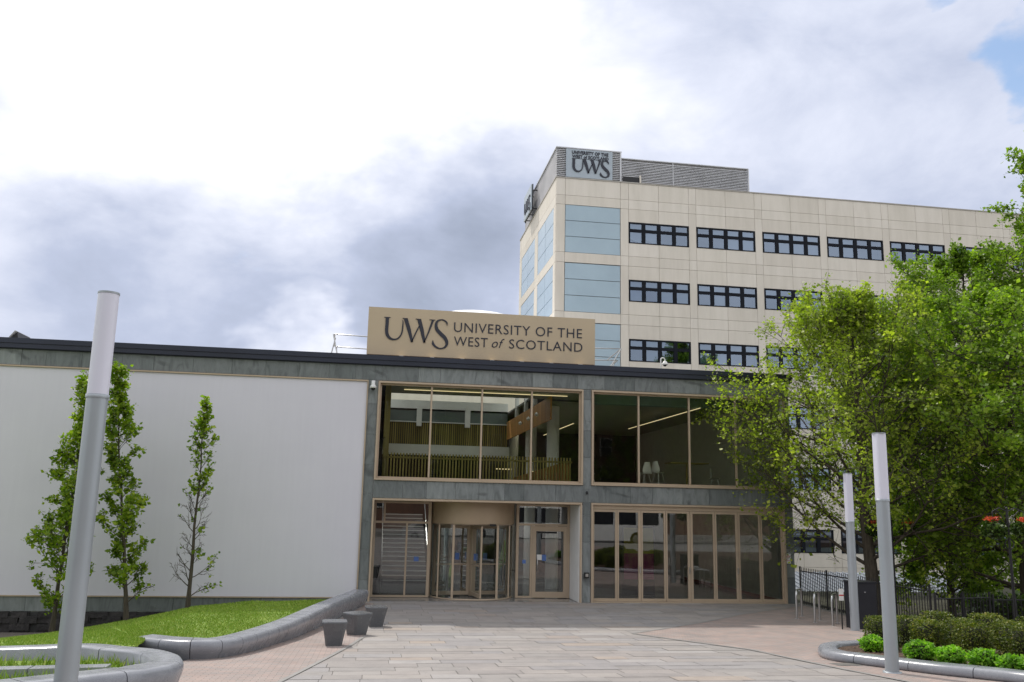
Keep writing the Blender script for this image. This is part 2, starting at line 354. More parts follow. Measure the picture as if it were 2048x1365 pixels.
# ------------------------------------------------------------ lawn
near=[(-18,11.4,.90),(-9,12.9,.90),(-5.0,13.72,.90),(-3.25,13.95,.88),(-3.80,16.85,.56),(-2.95,16.72,.56),(-1.95,18.6,.50),(-.30,27.9,.10)]
far=[(-20,26,-1.6),(-11.2,26,-.98),(-9.3,26,-.74),(-8.0,26.3,-.58),(-6.6,27,-.40),(-5.0,27.3,-.05),(-3.4,28.2,.02),(-.45,28.45,.05)]
def itp(L,t):
    i=min(int(t),len(L)-2); f=t-i; return Vector(L[i]).lerp(Vector(L[i+1]),f)
nu,nv=140,40; vs=[];fs=[]
def lawn_pt(t,v):
    a=itp(near,t);b_=itp(far,t); p=a.lerp(b_,v); p.z+=.09*math.sin(math.pi*v)*(max(0,1-max(0,t-5)*.6) if t>3.5 else .6)+.012*math.sin(p.x*3.1)*math.sin(p.y*2.3); return p
for i in range(nu+1):
    t=7*i/nu
    for j in range(nv+1): vs.append(lawn_pt(t,j/nv))
    q=itp(far,t); vs.append((q.x,q.y+.35,q.z-1.2))
k=nv+2
for i in range(nu):
    for j in range(nv+1): fs.append((i*k+j,(i+1)*k+j,(i+1)*k+j+1,i*k+j+1))
b=MB(); b.add(vs,fs,True); tag(b.build('lawn',m_lawn,recalc=True),kind='structure')
def blades(name,pts,h0,h1,mat,w=.012):
    n=len(pts); P=np.array(pts); a=nr.uniform(0,2*math.pi,n); h=nr.uniform(h0,h1,n); lean=nr.normal(0,.35,(n,2))*h[:,None]
    d=np.stack([np.cos(a),np.sin(a),np.zeros(n)],1)*w
    tip=P+np.stack([lean[:,0],lean[:,1],h],1); V=np.stack([P-d,P+d,tip],1).reshape(-1,3)
    me=bpy.data.meshes.new(name); me.vertices.add(3*n); me.vertices.foreach_set('co',V.ravel()); me.loops.add(3*n); me.loops.foreach_set('vertex_index',np.arange(3*n,dtype=np.int32))
    me.polygons.add(n); me.polygons.foreach_set('loop_start',np.arange(0,3*n,3,dtype=np.int32)); me.update(calc_edges=True); me.materials.append(mat)
    o=bpy.data.objects.new(name,me); C.objects.link(o); return tag(o,'short bright green grass of the sloping lawn' ,'grass',kind='stuff')
pts=[tuple(lawn_pt(rng.uniform(1,7),rng.random())) for _ in range(70000)]
blades('grass',pts,.02,.045,m_blade,.009)
b=MB(); b.box(-22,-.4,24.5,28.6,-1.6,-.92); tag(b.build('gravel_strip',m_gravel),kind='structure')
# ------------------------------------------------------------ granite seat walls
def catmull(P,n):
    P=[Vector(p) for p in P]; Q=[2*P[0]-P[1]]+P+[2*P[-1]-P[-2]]; out=[]
    for i in range(1,len(Q)-2):
        for k in range(n):
            t=k/n; a,b_,c,d=Q[i-1],Q[i],Q[i+1],Q[i+2]
            out.append(.5*((2*b_)+(c-a)*t+(2*a-5*b_+4*c-d)*t*t+(3*b_-a-3*c+d)*t**3))
    out.append(P[-1]); return out
def wallsweep(root,path,width,side,blocklen,mat,base=None,name='granite_block',gap=.007,undercut=.10,both=False):
    """path: top outer edge points; the body lies on `side` (+1 left of travel) ; split in blocks"""
    P=catmull(path,24); L=[0]
    for i in range(1,len(P)): L.append(L[-1]+(P[i]-P[i-1]).length)
    tot=L[-1]; nb=max(1,round(tot/blocklen))
    def at(s):
        s=min(max(s,0),tot); i=min(int(np.searchsorted(L,s,side='right'))-1,len(P)-2); f=(s-L[i])/max(L[i+1]-L[i],1e-6)
        return P[i].lerp(P[i+1],f),(P[min(i+2,len(P)-1)]-P[max(i-1,0)]).normalized()
    for k in range(nb):
        s0=tot*k/nb+gap; s1=tot*(k+1)/nb-gap; ns=max(3,int((s1-s0)/.1)); vs=[];fs=[]
        for j in range(ns+1):
            p,t=at(s0+(s1-s0)*j/ns); nrm=Vector((-t.y,t.x,0)).normalized()*side; zt=p.z; zb=(zg(p.y) if base is None else base)-.08; h=zt-zb
            inner=[(width-.0,-h),(width,-.02),(width-.02,0)] if not both else [(width-undercut,-h),(width,-.12),(width-.03,-.02),(width-.08,0)]
            prof=[(undercut,-h),(undercut*.55,-h*.62),(.012,-.17),(0,-.11),(.008,-.055),(.035,-.015),(.075,0)]+inner[::-1]
            for (a,z) in prof: q=p+nrm*a; vs.append((q.x,q.y,zt+z))
        m_=len(prof)
        for j in range(ns):
            for i in range(m_-1): fs.append((j*m_+i,j*m_+i+1,(j+1)*m_+i+1,(j+1)*m_+i))
        bb=MB(); bb.add(vs,fs,True); bb.add(vs[:m_],[tuple(range(m_))]); bb.add(vs[-m_:],[tuple(range(m_))[::-1]])
        bb.build(name,mat,root,recalc=True)
wa=thing('seat_wall','long curved grey granite seat wall sweeping along the lawn up to the entrance','wall',(-2,18,0))
def onz(x,y,z):
    d=pxdir(x,y); k=(z-3)/d.z; return (d.x*k,d.y*k,z)
pathA=[onz(x,y,z) for x,y,z in ((267,1275,.62),(330,1281,.62),(395,1283,.61),(450,1281,.59),(500,1272,.57),(560,1254,.54),(610,1235,.52),(670,1207,.48),(738,1180,.44))]
wallsweep(wa,pathA,.46,1,.58,m_granite,undercut=.13)
wb=thing('planter_wall','low u-shaped grey granite planter wall around the tall lamp post','wall',(-3,12,0))
pathB=[(-7.5,4.9,1.17),(-5.6,7.4,1.16),(-4.2,9.15,1.15)]+[onz(x,y,z) for x,y,z in ((240,1347,1.09),(310,1337,1.06),(355,1328,1.04),(369,1316,1.02),(355,1305,1.0),(320,1297,.98),(264,1292,.96))]+[(-3.9,13.95,.94),(-4.9,13.75,.94),(-7,13.3,.94),(-10,12.7,.94),(-14,12.0,.94)]
wallsweep(wb,pathB,.42,1,1.1,m_granite,undercut=.13,both=False)
# grass inside planter + small inner step kerb
b=MB(); poly=[(-14,11.6),(-10,12.3),(-7,12.9),(-4.9,13.3),(-3.6,13.3),(-2.75,12.5),(-2.8,11.7),(-3.4,10.4),(-4.4,9.2),(-6,7.3),(-7.8,5.0),(-14,5)]
b.prism(poly,.3,.80); tag(b.build('planter_soil',m_lawn),kind='structure')
ik=thing('kerb_stone','thin pale granite kerb inside the planter behind the lamp post','kerb',(-6,12.3,.8))
for (x0,x1) in ((-9.2,-7.9),(-7.88,-6.6),(-6.58,-5.3),(-5.28,-4.1),(-4.08,-3.2)):
    bb=MB(); f=lambda x:12.35+.12*(x+3)*.9
    bb.add([(x0,f(x0)-.12,.78),(x1,f(x1)-.12,.78),(x1,f(x1)+.12,.78),(x0,f(x0)+.12,.78),(x0,f(x0)-.12,.9),(x1,f(x1)-.12,.9),(x1,f(x1)+.12,.9),(x0,f(x0)+.12,.9)],[(0,3,2,1),(4,5,6,7),(0,1,5,4),(1,2,6,5),(2,3,7,6),(3,0,4,7)])
    bb.build('granite_block',m_granite,ik)
pts=[]
for _ in range(16000):
    x=rng.uniform(-9,-2.6);yy=rng.uniform(6,13.2)
    if yy< (9.3+ (x+4.2)*1.2 if x<-4.2 else 9.3+(x+4.2)*1.55)+.35: continue
    if abs(yy-(12.35+.108*(x+3)))<.14: continue
    pts.append((x,yy,.8))
o=blades('grass',pts,.06,.16,m_blade); o['label']='longer rough grass inside the granite planter'
# ------------------------------------------------------------ lamps
def lamp(x,y,z,H,label,square,r=.112,split=.71):
    t=thing('street_lamp',label,'lamp post',(x,y,z),'lamp columns on the plaza')
    zs=z+H*split; n=8 if square else 28
    b=MB(); b.tube([(x,y,z-.1),(x,y,zs-.02)],[r*1.0,r*.97],28); b.build('post',m_lamp,t)
    b=MB(); b.lathe(x,y,[(r*1.35,z-.02),(r*1.35,z+.015),(r*1.02,z+.02)],28); b.build('base_plate',m_lamp,t)
    b=MB(); b.lathe(x,y,[(r*1.03,zs-.03),(r*1.05,zs-.02),(r*1.05,zs+.01),(r*.9,zs+.01)],28); b.build('collar',m_lamp,t)
    b=MB()
    if square:
        rr=r*.98; prof=[]; 
        pl=[]
        for k in range(28):
            w=2*math.pi*k/28; c_,s_=math.cos(w),math.sin(w); q=1/((abs(c_)**5+abs(s_)**5)**.2); pl.append((x+c_*q*rr*.86,y+s_*q*rr*.86))
        b.prism(pl,zs+.012,z+H)
    else: b.tube([(x,y,zs+.012),(x,y,z+H)],r*.96,28)
    b.build('lamp_diffuser',m_diff,t)
    b=MB(); b.tube([(x,y,z+H+.001),(x,y,z+H+.022)],r*1.0,28); b.build('cap',m_lamp,t)
lamp(-2.93,9.78,1.0,4.17,'tallest grey lamp post with pale lit-tube head rising from the granite planter',False,.112,.735)
lamp(8.74,14.1,.42,3.97,'grey lamp post with square white head beside the rounded flower bed kerb',True,.112,.715)
lamp(12.46,21.66,.05,4.0,'slim grey lamp post with white head in front of the black cabinet',True,.112,.69)
# ------------------------------------------------------------ granite block seats
def seat(x,y,s,h,rot,label):
    t=thing('stone_seat',label,'seat',(x,y,zg(y)),'tapered granite block seats in a row')
    b=MB(); vs=[]
    z0=zg(y)-.02
    levels=[(.62,0),(.80,.5),(.96,.86),(1.0,.93),(1.0,.97),(.97,1.0)]
    rot=R(rot)
    n=24
    for (f,q) in levels:
        for k in range(n):
            w=2*math.pi*k/n+math.pi/n; c_,s_=math.cos(w),math.sin(w); g_=1/((abs(c_)**9+abs(s_)**9)**(1/9)); px,py=c_*g_*s*f/2,s_*g_*s*f/2
            vs.append((x+px*math.cos(rot)-py*math.sin(rot),y+px*math.sin(rot)+py*math.cos(rot),z0+h*q))
    fs=[(j*n+k,j*n+(k+1)%n,(j+1)*n+(k+1)%n,(j+1)*n+k) for j in range(len(levels)-1) for k in range(n)]+[tuple(range((len(levels)-1)*n,len(levels)*n))]
    b.add(vs,fs,False); b.build('block',m_granite_d,t)
seat(-.60,18.62,.50,.50,4,'nearest tapered dark granite block seat, left of the three')
seat(-.17,20.75,.54,.50,38,'middle tapered granite block seat turned corner-on between the other two')
seat(.26,22.6,.53,.50,5,'farthest tapered granite block seat, closest to the entrance doors')
# ------------------------------------------------------------ entrance building
D=28.5
bd=thing('entrance_building','low two-storey slate clad entrance building with bronze framed glazing and white side panel','building',(6,32,0))
def P(mb,name,mat,par=None): return mb.build(name,mat,par or bd)
# solid walls behind the cladding
b=MB()
for r4 in ((-18,0.06,-1.6,7.4),(6.92,7.2,0,6.9),(14.02,14.24,0,6.9),(.06,14.24,3.15,3.74),(.06,14.24,6.95,7.4)):
    b.box(r4[0],r4[1],D+.05,D+.3,r4[2],r4[3])
b.box(-18,-17.7,D+.31,46,-1.6,7.4); b.box(13.96,14.24,D+.31,46,-1.6,7.4); b.box(-17.69,13.95,45.7,46,-1.6,7.4)
P(b,'wall',m_inwhite)
def slabs(b,x0,x1,z0,z1,wx,hz,front=D):
    zz=z0
    while zz<z1-.02:
        z2=min(zz+hz*rng.uniform(.9,1.1),z1) if hz else z1
        if z1-z2<.25: z2=z1
        x=x0
        while x<x1-.02:
            x2=min(x+wx*rng.choice((.75,.9,1,1.1,1.25)),x1)
            if x1-x2<.3: x2=x1
            f=front+rng.uniform(-.004,.004)
            b.box(x+.004,x2-.004,f,D+.045,zz+.004,z2-.004); x=x2
        zz=z2
b=MB()
slabs(b,-17.9,14.3,6.965,7.45,.95,None); slabs(b,-.27,.035,-.3,6.955,1,.95); slabs(b,6.915,7.185,0,6.955,1,.95)
slabs(b,14.0,14.3,0,3.17,1,.9); slabs(b,14.15,14.3,3.77,6.955,1,.9); slabs(b,.045,14.3,3.19,3.745,.85,None)
b2=MB()
for i in range(18):  # right flank
    y0=D+.06+i*.95
    for z0,z1 in ((0,1.2),(1.2,2.4),(2.4,3.6),(3.6,4.8),(4.8,6.1),(6.1,7.44)): b2.box(14.25,14.3,y0,y0+.94,z0+.004,z1-.004)
P(b,'slate_cladding',m_slate); P(b2,'slate_cladding',m_slate)
b=MB(); b.box(-18,-.315,D+.0,D+.045,.13,6.905); P(b,'render_panel',m_render)
b=MB(); b.box(-18,-.275,D-.05,D+.048,6.91,6.955); b.box(-.31,-.275,D-.05,D+.047,.10,6.905); b.box(-18,-.315,D-.03,D+.047,.095,.125); P(b,'panel_trim',m_bronze)
b=MB(); slabs(b,-17.9,-.3,-.33,.09,1.3,None,D+.01); P(b,'plinth',m_slate)
b=MB()
x=-18
while x<-.5:
    for zz in (-1.3,-1.08,-.86,-.66,-.5):
        w=rng.uniform(.3,.6); h=rng.uniform(.17,.23); xx=x+rng.uniform(-.2,.2); f=D-rng.uniform(.02,.12)
        b.box(xx,xx+w,f,D+.04,zz,min(zz+h,-.335))
    x+=.42
P(b,'stone_footing',m_rock)
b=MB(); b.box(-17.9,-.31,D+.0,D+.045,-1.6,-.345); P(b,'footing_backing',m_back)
b=MB(); b.box(-18.1,14.42,D-.14,D+.3,7.62,7.78); b.box(-18.1,14.40,D-.11,D+.28,7.475,7.615); b.box(-18.1,14.36,D-.05,D+.25,7.452,7.474); b.box(14.15,14.42,D+.31,46.1,7.46,7.78); P(b,'coping',m_navy)
# roof with the opening of the atrium
b=MB(); b.box(-17.9,.45,D+.32,45.9,7.42,7.5); b.box(6.35,14.1,D+.32,45.9,7.42,7.5); b.box(.46,6.34,D+.32,32,7.42,7.5); b.box(.46,6.34,41.6,45.9,7.42,7.5); P(b,'roof',simple('roof_membrane',(.2,.2,.2),.8))
b=MB(); b.add([(.46,32,7.52),(6.34,32,7.52),(6.34,41.6,8.5),(.46,41.6,8.5)],[(0,1,2,3)]); P(b,'roof_glazing',m_roofglass)
b=MB()
for i in range(7): xx=.6+i*.93; b.add([(xx,32,7.50),(xx+.05,32,7.50),(xx+.05,41.6,8.48),(xx,41.6,8.48),(xx,32,7.44),(xx+.05,32,7.44),(xx+.05,41.6,8.42),(xx,41.6,8.42)],[(0,1,2,3),(4,7,6,5),(0,4,5,1),(2,6,7,3),(0,3,7,4),(1,5,6,2)])
P(b,'roof_glazing_bar',m_white)
b=MB(); b.lathe(5.7,52,[(5.2*math.cos(a),11.5+3.15*math.sin(a)) for a in [R(x) for x in range(-30,91,6)]],48); P(b,'roof_dome',simple('dome_white',(.82,.83,.84),.4,0,.02))
gb=thing('rooflight','small pointed rooflight with white slope peeping over the flat roof at far left','rooflight',(-11.8,30.3,7.5))
b=MB(); b.add([(-12.25,30.1,7.5),(-11.7,30.1,8.27),(-11.55,30.1,7.5),(-12.25,31.2,7.5),(-11.7,31.2,8.27),(-11.55,31.2,7.5)],[(0,2,1),(3,4,5),(1,2,5,4)]); b.build('frame',m_black,gb)
b=MB(); b.add([(-12.30,30.0,7.5),(-11.74,30.0,8.3),(-11.74,31.3,8.3),(-12.3,31.3,7.5)],[(0,1,2,3)]); b.build('pane',m_white,gb)
b=MB(); b.box(-.4,10.6,46.05,58,-1.6,11.9); P(b,'rear_hall',m_cream)
# --- windows (frame > mullion, pane)
def window(x0,x1,z0,z1,mull,yf=D,glassm=None):
    w=.06; b=MB(); pr=.05
    b.box(x0,x1,yf-pr,yf+.2,z1-w,z1); b.box(x0,x1,yf-pr,yf+.2,z0,z0+w); b.box(x0,x0+w,yf-pr,yf+.2,z0+w+.001,z1-w-.001); b.box(x1-w,x1,yf-pr,yf+.2,z0+w+.001,z1-w-.001)
    w2=.115
    b.box(x0+w,x1-w,yf+.10,yf+.19,z1-w2,z1-w-.001); b.box(x0+w,x1-w,yf+.10,yf+.19,z0+w+.001,z0+w2); b.box(x0+w+.001,x0+w2,yf+.1,yf+.189,z0+w2+.001,z1-w2-.001); b.box(x1-w2,x1-w-.001,yf+.1,yf+.189,z0+w2+.001,z1-w2-.001)
    f=b.build('window',m_bronze,bd)
    xs=[x0+w2]+list(mull)+[x1-w2]
    for mx_ in mull:
        q=MB(); q.box(mx_-.028,mx_+.028,yf+.08,yf+.19,z0+w2+.001,z1-w2-.001); q.build('mullion',m_bronze,f)
    for i in range(len(xs)-1):
        q=MB(); a=xs[i]+(.029 if i else .001); c_=xs[i+1]-(.029 if i<len(xs)-2 else .001); q.quad((a,yf+.14,z0+w2),(c_,yf+.14,z0+w2),(c_,yf+.14,z1-w2),(a,yf+.14,z1-w2)); q.build('pane',glassm or m_glass_up,f)
    return f
window(.05,6.905,3.755,6.945,(1.8,3.48,5.16)); window(7.195,14.14,3.755,6.945,(8.87,10.67,12.35))
# --- folding doors
fr=MB(); x0,x1=7.195,13.99
fr.box(x0,x1,D-.05,D+.2,3.12,3.18); fr.box(x0,x0+.06,D-.05,D+.2,.0,3.119); fr.box(x1-.06,x1,D-.05,D+.2,.0,3.119); fr.box(x0+.061,x1-.061,D+.04,D+.2,2.99,3.118); fr.box(x0+.061,x1-.061,D-.02,D+.2,.0,.035)
P(fr,'door_frame',m_bronze)
edges=[7.26,8.10,8.92,9.775,10.63,11.50,12.33,13.135,13.93]
for i in range(8):
    a,c_=edges[i]+.006,edges[i+1]-.006; b=MB(); s=.055 if i not in(3,) else .055
    wl=.055; wr=.055+(.03 if i in (1,3,5) else 0)
    if i==4: wl=.085
    b.box(a,a+wl,D+.06,D+.13,.04,2.985); b.box(c_-wr,c_,D+.06,D+.13,.04,2.985); b.box(a+wl,c_-wr,D+.062,D+.128,.04,.13); b.box(a+wl,c_-wr,D+.062,D+.128,2.90,2.984)
    dr=P(b,'folding_door',m_bronze); q=MB(); q.quad((a+wl,D+.095,.13),(c_-wr,D+.095,.13),(c_-wr,D+.095,2.9),(a+wl,D+.095,2.9)); q.build('pane',m_glass,dr)
    if i in (1,3,5): q=MB(); q.box(c_-.05,c_-.02,D+.02,D+.058,.95,1.15); q.build('handle',m_steel,dr)
# --- entrance recess
fr=MB(); x0,x1=.045,6.88
fr.box(x0,x1,D-.05,D+.03,3.12,3.18); fr.box(x0,x0+.06,D-.05,D+.03,0,3.119); fr.box(x1-.06,x1,D-.05,D+.03,0,3.119)
P(fr,'entrance_surround',m_bronze)
b=MB(); b.box(.11,6.81,D+.031,30.0,3.10,3.14); P(b,'soffit',m_bronze_d)
b=MB(); b.box(6.80,6.915,D+.031,30.0,0,3.095); P(b,'reveal',m_white)
b=MB(); b.box(.05,.10,D+.031,30.0,0,3.095); P(b,'reveal',m_glass)
YS=29.9
def bars(name,rects,y0,y1,mat,par=None):
    b=MB()
    for (a,c_,e_,f_) in rects: b.box(a,c_,y0,y1,e_,f_)
    return P(b,name,mat,par)
sl=bars('side_screen',[(.12,.19,0,3.09),(1.93,2.03,0,3.09),(.19,1.93,2.38,2.45),(.19,1.93,3.03,3.09),(.19,1.93,0,.06),(1.2,1.26,.06,2.379),(.44,.5,2.451,3.029)],YS-.04,YS+.04,m_bronze)
for (a,c_,e_,f_) in ((.19,1.2,.06,2.38),(1.26,1.93,.06,2.38),(.19,1.93,2.45,3.03)):
    q=MB(); q.quad((a,YS,e_),(c_,YS,e_),(c_,YS,f_),(a,YS,f_)); q.build('pane',m_glass,sl)
sr=bars('side_screen',[(4.93,5.02,0,3.09),(6.72,6.79,0,3.09),(5.021,6.719,2.38,2.45),(5.021,6.719,3.03,3.09),(5.021,5.42,0,.06),(5.42,5.48,0,2.379)],YS-.04,YS+.04,m_bronze)
for (a,c_,e_,f_) in ((5.02,5.42,.06,2.38),(5.02,6.72,2.45,3.03)):
    q=MB(); q.quad((a,YS,e_),(c_,YS,e_),(c_,YS,f_),(a,YS,f_)); q.build('pane',m_glass,sr)
q=MB(); q.lathe(0,0,[(0,0),(.085,0)],20); 
sd_=bars('side_door',[(5.485,5.62,.01,2.37),(6.58,6.715,.01,2.37),(5.62,6.58,2.2,2.37),(5.62,6.58,.01,.2)],YS-.045,YS+.035,m_bronze)
q=MB(); q.quad((5.62,YS,.2),(6.58,YS,.2),(6.58,YS,2.2),(5.62,YS,2.2)); q.build('pane',m_glass,sd_)
q=MB(); q.tube([(5.66,YS-.06,.9),(5.66,YS-.11,.93),(5.66,YS-.11,1.25),(5.66,YS-.06,1.28)],.014,8); q.build('handle',m_steel,sd_)
bars('door_closer',[(5.66,6.35,2.13,2.19)],YS-.06,YS-.01,m_black,sd_)
bars('door_sticker',[(5.84,5.98,1.22,1.42)],YS-.012,YS-.006,m_bluept,sd_); bars('door_sticker',[(5.66,5.83,1.24,1.42)],YS-.012,YS-.006,m_white,sd_)
bars('door_sticker',[(1.5,1.66,1.15,1.3)],YS-.012,YS-.006,m_bluept,sl); bars('door_sticker',[(5.16,5.28,1.12,1.24)],YS-.012,YS-.006,m_bluept,sr)
# revolving door
cx,cyy,RR=3.47,30.38,1.38
rv=MB(); rv.lathe(cx,cyy,[(RR+.07,2.42),(RR+.07,3.098)],48,math.pi,2*math.pi); rv.lathe(cx,cyy,[(.02,2.42),(RR+.07,2.42)],48,math.pi,2*math.pi)
rv.box(cx-RR-.07,cx+RR+.07,cyy,cyy+.1,2.42,3.098)
rv=P(rv,'revolving_door',m_bronze_d)
q=MB(); q.lathe(cx,cyy,[(RR-.02,2.38),(RR+.03,2.38),(RR+.03,2.419)],48); q.lathe(cx,cyy,[(RR-.05,.03),(RR+.03,.03),(RR+.03,.0)],48,math.pi,2*math.pi); q.build('ring',m_bronze,rv)
for (a0,a1) in ((180,238),(302,360),(0,58),(122,180)):
    q=MB(); q.lathe(cx,cyy,[(RR,.04),(RR,2.38)],12,R(a0),R(a1)); q.build('curved_pane',m_glass,rv)
for a in (180,212,238,302,330,360):
    q=MB(); px,py=cx+RR*math.cos(R(a)),cyy+RR*math.sin(R(a)); ww=.035 if a in(238,302) else .025; q.box(px-ww,px+ww,py-ww,py+ww,.03,2.38); q.build('post',m_bronze,rv)
for a in (8,98,188,278):
    d_=Vector((math.cos(R(a)),math.sin(R(a)),0)); n_=Vector((-d_.y,d_.x,0))*.025
    def bar(q,s0,s1,z0,z1):
        A=Vector((cx,cyy,0))+d_*s0; B=Vector((cx,cyy,0))+d_*s1
        q.add([A-n_+Vector((0,0,z0)),B-n_+Vector((0,0,z0)),B+n_+Vector((0,0,z0)),A+n_+Vector((0,0,z0)),A-n_+Vector((0,0,z1)),B-n_+Vector((0,0,z1)),B+n_+Vector((0,0,z1)),A+n_+Vector((0,0,z1))],[(0,3,2,1),(4,5,6,7),(0,1,5,4),(1,2,6,5),(2,3,7,6),(3,0,4,7)])
    q=MB(); bar(q,.06,.16,.05,2.34); bar(q,RR-.14,RR-.05,.05,2.34); bar(q,.16,RR-.14,.05,.17); bar(q,.16,RR-.14,2.24,2.34); bar(q,.16,RR-.14,1.03,1.07)
    wg=q.build('door_wing',m_bronze,rv); A=Vector((cx,cyy,0))+d_*.16; B=Vector((cx,cyy,0))+d_*(RR-.14)
    q=MB(); q.quad((A.x,A.y,.17),(B.x,B.y,.17),(B.x,B.y,2.24),(A.x,A.y,2.24)); q.build('pane',m_glass,wg)
    q=MB(); s_=Vector((cx,cyy,0))+d_*.5+n_*1.3; q.box(s_.x-.07,s_.x+.07,s_.y-.004,s_.y+.004,1.2,1.42); q.build('door_sticker',m_bluept,wg)
q=MB(); q.tube([(cx,cyy,.02),(cx,cyy,2.4)],.06,16); q.build('post',m_bronze,rv)
q=MB(); q.box(3.9,4.1,cyy-RR-.05,cyy-RR+.02,2.36,2.42); q.build('sensor',m_black,rv)
# --- interior
b=MB(); b.box(-17.6,13.95,D+.32,45.6,-.2,-.012); P(b,'floor',m_floor)
b=MB(); b.box(-17.6,.45,D+.33,45.6,3.25,3.7); b.box(6.45,13.9,D+.33,45.6,3.25,3.7); b.box(.46,6.44,D+.33,30.6,3.25,3.7); b.box(.46,6.44,41.9,45.6,3.25,3.7); P(b,'floor_slab',m_inwhite)
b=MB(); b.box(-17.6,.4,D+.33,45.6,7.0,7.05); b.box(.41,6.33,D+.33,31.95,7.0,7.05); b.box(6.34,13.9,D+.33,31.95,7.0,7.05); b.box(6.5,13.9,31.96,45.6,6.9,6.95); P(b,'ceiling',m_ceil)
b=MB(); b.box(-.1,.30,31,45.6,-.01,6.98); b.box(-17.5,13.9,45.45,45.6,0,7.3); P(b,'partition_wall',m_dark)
b=MB(); b.box(13.85,13.94,D+.33,38,.12,3.24); P(b,'partition_wall',simple('grey_wall',(.42,.44,.42),.8)); b=MB(); b.box(13.82,13.93,D+.34,38,0,.119); P(b,'skirting',simple('red_skirting',(.18,.05,.03),.6))
b=MB(); b.box(.31,6.33,41.55,41.65,7.5,7.9); b.box(.31,6.33,41.4,41.6,6.84,6.88)
P(b,'beam',m_white)
b=MB(); b.box(.31,6.33,41.6,41.7,6.85,7.5); P(b,'wall_panel',m_green)
b=MB()
for i in range(60): xx=.34+i*.1; b.box(xx,xx+.055,41.45,41.55,5.8,6.83)
P(b,'timber_slats',m_timber_d); b=MB(); b.box(.31,6.33,41.56,41.6,5.8,6.84); P(b,'wall_panel',m_dark)
b=MB(); b.box(.31,6.4,41.3,41.7,5.3,5.79); P(b,'balcony_front',m_inwhite)
for xx in (2.05,4.35): b=MB(); b.box(xx-.12,xx+.12,41.2,41.39,6.65,7.6); P(b,'column',m_white)
b=MB()
for i in range(110): yy=31.0+i*.096; b.box(6.28,6.34,yy,yy+.085,6.15,7.0-0*.01)
P(b,'timber_fascia',m_timber)
for yy in (33.2,38,42.9):
    b=MB(); b.tube([(6.85,yy,0),(6.85,yy,6.88)],.24,20); P(b,'column',m_white)
for yy in (34.5,36.6,39.0): b=MB(); b.box(6.29,6.45,yy,yy+.16,7.01,7.9); P(b,'column',m_white)
b=MB()
for i in range(62): xx=.36+i*.104; b.box(xx,xx+.045,29.62,29.68,3.72,4.70)
b.box(.33,6.8,29.6,29.7,4.52,4.58)
P(b,'balustrade',m_timber_d)
b=MB(); 
for i in range(34):
    xx=4.75+i*.06; b.box(xx,xx+.055,29.75+i*.001,29.8,3.72,3.98+.68*min(1,i/33)*.95)
P(b,'timber_balustrade',m_timber)
b=MB(); b.box(.30,.36,29.5,41.4,5.2,7.0); b.box(.31,.5,29.9,30.0,3.7,7.0); P(b,'timber_post',m_timber_d)
for (p0,p1) in (((.95,30.5,6.93),(6.8,30.5,6.93)),):
    b=MB(); b.box(p0[0],p1[0],p0[1]-.02,p0[1]+.02,6.945,6.97); P(b,'strip_and_fill_light',m_lit2)
b=MB(); b.box(11.3,11.33,29.2,38,6.56,6.58); P(b,'strip_and_fill_light',m_lit2); b=MB(); b.box(7.6,7.63,33,39,6.22,6.24); P(b,'strip_and_fill_light',m_lit2)
b=MB(); b.box(7.6,7.7,41,44,6.84,6.88); P(b,'strip_and_fill_light',m_fill)  # added deep in the room, out of view, to brighten the upper interior
b=MB(); b.box(7.3,13.8,29.5,29.9,6.62,6.98); P(b,'bulkhead',simple('green_bulkhead',(.16,.26,.2),.7))
for (xx,yy) in ((6.25,33),(6.25,34.8),(6.25,36.8)):
    b=MB(); b.lathe(xx-.1,yy,[(.0,6.62),(.07,6.56),(.09,6.5),(.0,6.44)],10); P(b,'spotlight',m_white)
for (xx,yy) in ((1.0,38),(4.5,38),(8.2,31.0),(11.0,31.0),(8.2,35.5),(11.0,35.5)):
    b=MB(); b.box(xx,xx+1.6,yy,yy+.12,3.2,3.24); P(b,'strip_and_fill_light',m_fill)  # ceiling strips hidden from the camera, added to light the dark ground floor
for (xx,yy) in ((4.3,31),(5.9,32.5)): b=MB(); b.box(xx,xx+.6,yy,yy+.04,4.3,4.33); P(b,'strip_and_fill_light',m_lit2)
# stair seen through the left entrance pane
st=MB(); ns=MB()
for i in range(16): st.box(.55,2.3,35.2+i*.3,35.49+i*.3,-.005,.1+i*.165); ns.box(.55,2.3,35.18+i*.3,35.22+i*.3,.07+i*.165,.105+i*.165)
sst=P(st,'staircase',simple('stair_grey',(.16,.15,.16),.6)); ns.build('step_nosing',m_white,sst)
b=MB(); b.tube([(.52,35.2,.95),(.52,40,3.6)],.025,8); b.tube([(2.33,35.2,.95),(2.33,40,3.6)],.025,8); b.tube([(.52,35.2,0),(.52,35.2,.95)],.02,6); b.tube([(2.33,35.2,0),(2.33,35.2,.95)],.02,6); b.build('handrail',m_steel,sst)
